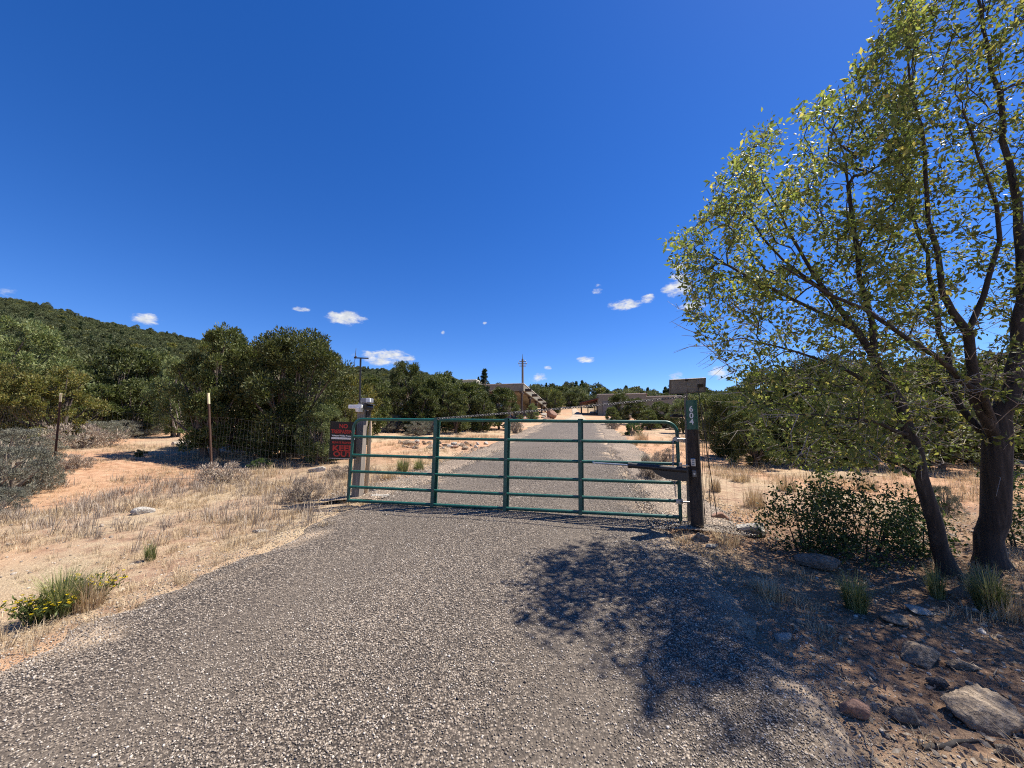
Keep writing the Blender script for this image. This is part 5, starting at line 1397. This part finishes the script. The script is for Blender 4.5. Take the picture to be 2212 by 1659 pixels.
# twigs and leaf litter on the shaded soil (stuff)
def litter():
    tw = []
    for i in range(4):
        r_ = random.Random(i); b = MB(); b.tube([(-.5, 0, 0), (-.15, r_.uniform(-.08, .08), .03), (.2, r_.uniform(-.1, .1), .02), (.5, r_.uniform(-.1, .1), 0)], [.012, .016, .012, .006], 4, False); tw.append(b.mesh('twig', M['twig']))
    lf = []
    for i in range(3):
        V, F = sprays(np.random.default_rng(i), np.zeros((1, 3)), np.array([[1., .2 * i, .1]]), .05, .012); lf.append(np_mesh('dead_leaf', V, F, M['twig']))
    n = 2600; x = rg.uniform(1.2, 8, n); y = .9 + 4.6 * rg.random(n) ** 1.3; keep = road_d(x, y) > -.1
    x, y = x[keep], y[keep]; n = len(x); s = np.where(rg.random(n) < .10, rg.uniform(.14, .26, n), rg.uniform(.03, .11, n))
    scatter('fallen_twigs', np.stack([x, y, H(x, y) + .008], -1), np.stack([rg.normal(0, .12, n), rg.normal(0, .12, n), rg.uniform(0, 6.28, n)], -1), np.repeat(s[:, None], 3, 1), rg.integers(0, 4, n), tw, 'small fallen twigs strewn over the shaded soil', 'twigs')
    n = 9000; x = rg.uniform(1.2, 8, n); y = .9 + 5 * rg.random(n) ** 1.2; keep = (road_d(x, y) > -.35)
    x, y = x[keep], y[keep]; n = len(x)
    scatter('leaf_litter', np.stack([x, y, H(x, y) + .012], -1), np.stack([rg.normal(0, .5, n), rg.normal(0, .5, n), rg.uniform(0, 6.28, n)], -1), np.repeat(rg.uniform(.5, 1.1, n)[:, None], 3, 1), rg.integers(0, 3, n), lf, 'brown dead leaves scattered under the leafy trees', 'leaf litter')
    n = 5200; x = np.concatenate([rg.uniform(1.3, 8, n), rg.uniform(-10, -2.4, n // 2)]); y = 1 + 6 * rg.random(len(x)) ** 1.3; keep = road_d(x, y) > .1
    x, y = x[keep], y[keep]; n = len(x); s = rg.uniform(.005, .022, n) * np.where(rg.random(n) < .05, 2, 1)
    scatter('soil_pebbles', np.stack([x, y, H(x, y) + s * .1], -1), np.stack([rg.normal(0, .3, n), rg.normal(0, .3, n), rg.uniform(0, 6.28, n)], -1), np.repeat(s[:, None], 3, 1), rg.integers(0, 6, n), peb, 'small pebbles lying on the bare soil', 'pebbles')
litter()

# ------------------------------------------------------------------ rocks, logs
def rock_mesh(seed, mat, flat=1.0, planes=11):
    r_ = np.random.default_rng(seed); P, F = convex_rock(r_, 4, planes + 3, flat, .0)
    for k, a in ((3.2, .05), (7.5, .04), (15, .02)):
        P = P * (1 + a * (fbm(P[:, 0] * k + 7, P[:, 1] * k + P[:, 2] * k, seed) - .5) * 2)[:, None]
    return np_mesh('rock', P, F, M[mat])
def rock(u, v, wpx, hpx, mat, label, seed, group=None, sink=.32, flat=1.0, name='boulder'):
    p, t = gp(u, v); w = wpx / FPX * t / 2; h = hpx / FPX * t / 2
    o = mobj(name, rock_mesh(seed, mat, flat), None, (p.x, p.y, p.z + h * (1 - 2 * sink)), (rpy.uniform(-.15, .15), rpy.uniform(-.15, .15), rpy.uniform(-.5, .5)), (w, w * .85, h * 1.35))
    return tag(o, label, 'rock', group)
rock(1512, 1168, 50, 32, 'rock_grey', 'rounded grey boulder at the foot of the round post', 1)
rock(1535, 1182, 30, 16, 'rock_white', 'small pale stone beside the grey boulder', 2, name='stone')
rock(1622, 1152, 80, 44, 'rock_white', 'pale craggy boulder right of the round post', 3)
rock(1556, 1125, 46, 34, 'rock_red', 'dark blocky stone behind the round post', 4)
rock(1755, 1225, 90, 42, 'rock_grey', 'dark boulder under the leafy shrub', 5)
rock(1690, 1380, 42, 26, 'rock_white', 'small rounded tan stone on the gravel edge', 6, name='stone')
rock(1980, 1428, 105, 46, 'rock', 'flat tan rock half buried in the shaded soil', 7)
rock(2078, 1443, 66, 30, 'rock', 'flat tan stone right of the half buried rock', 8, name='stone')
rock(2112, 1550, 140, 88, 'rock', 'biggest tan boulder at the lower right corner', 9, sink=.28)
rock(1960, 1558, 66, 46, 'rock_grey', 'grey brown stone left of the biggest boulder', 10, name='stone')
rock(1842, 1540, 66, 48, 'rock_red', 'dark reddish stone on the right gravel edge', 11, name='stone')
rock(2028, 1485, 44, 34, 'rock_grey', 'small dark stone above the biggest boulder', 12, name='stone')
rock(1935, 1340, 66, 30, 'rock', 'low tan stone right of the green grass clump', 13, name='stone')
rock(1985, 1322, 56, 20, 'rock_white', 'flat pale stone below the slanting trunk', 14, name='stone')
rock(2180, 1640, 60, 40, 'rock_grey', 'grey stone cut off at the bottom right', 15, name='stone')
rock(313, 1108, 42, 22, 'rock_white', 'white stone lying in the straw on the left', 16, name='stone')
rock(560, 1150, 36, 14, 'rock_white', 'low pale stone near the left gravel edge', 17, name='stone')
rock(806, 1066, 34, 28, 'rock_white', 'white stone at the foot of the square post', 18, name='stone')
rock(820, 1078, 40, 22, 'rock_white', 'pale flat stone in front of the square post stones', 19, name='stone')
rock(790, 1078, 26, 16, 'rock', 'tan stone at the square post', 20, name='stone')
rock(690, 1018, 40, 18, 'rock_white', 'pale stone in the straw left of the gate', 21, name='stone')
rock(1190, 905, 24, 26, 'rock_red', 'upright dark red stone at the drive edge by the house', 22, sink=.1)
rock(1348, 906, 36, 20, 'rock', 'peaked tan boulder right of the drive top', 23)
rp_ = random.Random(31)
SHADE = {'rock': 'tan', 'rock_white': 'pale', 'rock_red': 'reddish', 'rock_grey': 'grey'}
for i in range(46):        # dry stone edging left of the drive
    k = rp_.random(); u = 862 + 190 * k; v = 962 + 3 * math.sin(i) + rp_.uniform(-5, 5) + 4 * k
    mk = ['rock', 'rock_white', 'rock_red', 'rock'][i % 4]; side_ = 'left of the first gate upright' if u < 935 else 'between the first two gate uprights'
    rock(u, v, rp_.uniform(9, 20), rp_.uniform(8, 14), mk, SHADE[mk] + ' rubble edging stone beyond the gate, ' + side_, 100 + i % 9, 'rubble edging stones', name='edging_stone')
for i in range(34):        # rock bed in front of the house
    u = rp_.uniform(1065, 1195); v = rp_.uniform(897, 908)
    mk = ['rock', 'rock_white', 'rock_red'][i % 3]; side_ = 'left half' if u < 1130 else 'right half'
    rock(u, v, rp_.uniform(8, 20), rp_.uniform(6, 13), mk, SHADE[mk] + ' rock piled in the bed before the house porch, ' + side_, 100 + i % 9, 'rock bed before the porch', name='edging_stone')
for i in range(26):        # rocks right of the drive
    u = rp_.uniform(1318, 1470); v = 905 + (u - 1318) * .15 + rp_.uniform(-3, 6)
    mk = ['rock', 'rock_white', 'rock_grey'][i % 3]; side_ = 'near the drive' if u < 1390 else 'near the gate hinge end'
    rock(u, v, rp_.uniform(8, 22), rp_.uniform(6, 12), mk, SHADE[mk] + ' loose rock before the garage junipers, ' + side_, 100 + i % 9, 'loose rocks before the garage', name='edging_stone')

def log(p0, p1, r0, label, seed, name='fallen_log', mat='deadwood', branches=3):
    a, _ = gp(*p0); e, _ = gp(*p1); r_ = random.Random(seed); o = thing(name, label, 'log' if name == 'fallen_log' else 'branch', a)
    d = e - a; pts_ = [d * k + Vector((0, r_.uniform(-.05, .05) * d.length * .5, r0 * .8 + r_.uniform(0, .03))) for k in (0, .2, .4, .6, .8, 1)]
    for k, q in enumerate(pts_):
        q.z = Hs(a.x + q.x, a.y + q.y) - a.z + r0 * .7
    MB().tube(pts_, [r0, r0 * 1.05, r0 * .9, r0 * .8, r0 * .6, r0 * .3], 9).build('stem', M[mat], o)
    for k in range(branches):
        s = pts_[1 + k % 4]; MB().tube([s, s + Vector((r_.uniform(-.25, .25), r_.uniform(-.1, .1), r_.uniform(.08, .25))), s + Vector((r_.uniform(-.5, .5), r_.uniform(-.2, .2), r_.uniform(.1, .4)))], [r0 * .35, r0 * .25, r0 * .08], 6).build('snag', M[mat], o)
log((375, 962), (500, 952), .07, 'long weathered grey log below the tall dark juniper', 1)
log((470, 975), (600, 985), .05, 'grey fallen branch in the shade of the big junipers', 2, 'fallen_branch')
log((600, 985), (690, 965), .04, 'tangled dead branch below the broad juniper', 3, 'fallen_branch', branches=6)
log((1990, 1618), (2120, 1604), .012, 'dark stick lying below the biggest boulder', 4, 'fallen_stick', 'bark', 0)
log((1690, 1280), (1640, 1330), .006, 'pale dry stick on the shaded gravel edge', 5, 'fallen_stick', 'twig', 0)
q, t_ = gp(395, 905)
dd = thing('dead_branches', 'bare silvery dead branches beside the thin pale juniper', 'branch', Vector((at(385, 870, 16.2).x, at(385, 870, 16.2).y, Hs(at(385, 870, 16.2).x, at(385, 870, 16.2).y))))
r_ = random.Random(3)
for i in range(7):
    e = at(365 + i * 9, 815 + r_.uniform(0, 45), 15.8) - dd.location
    MB().tube([e * .25 + Vector((r_.uniform(-.3, .3), 0, -.1)), e * .6 + Vector((r_.uniform(-.2, .2), 0, .1)), e], [.018, .014, .006], 6).build('branch', M['deadwood'], dd)
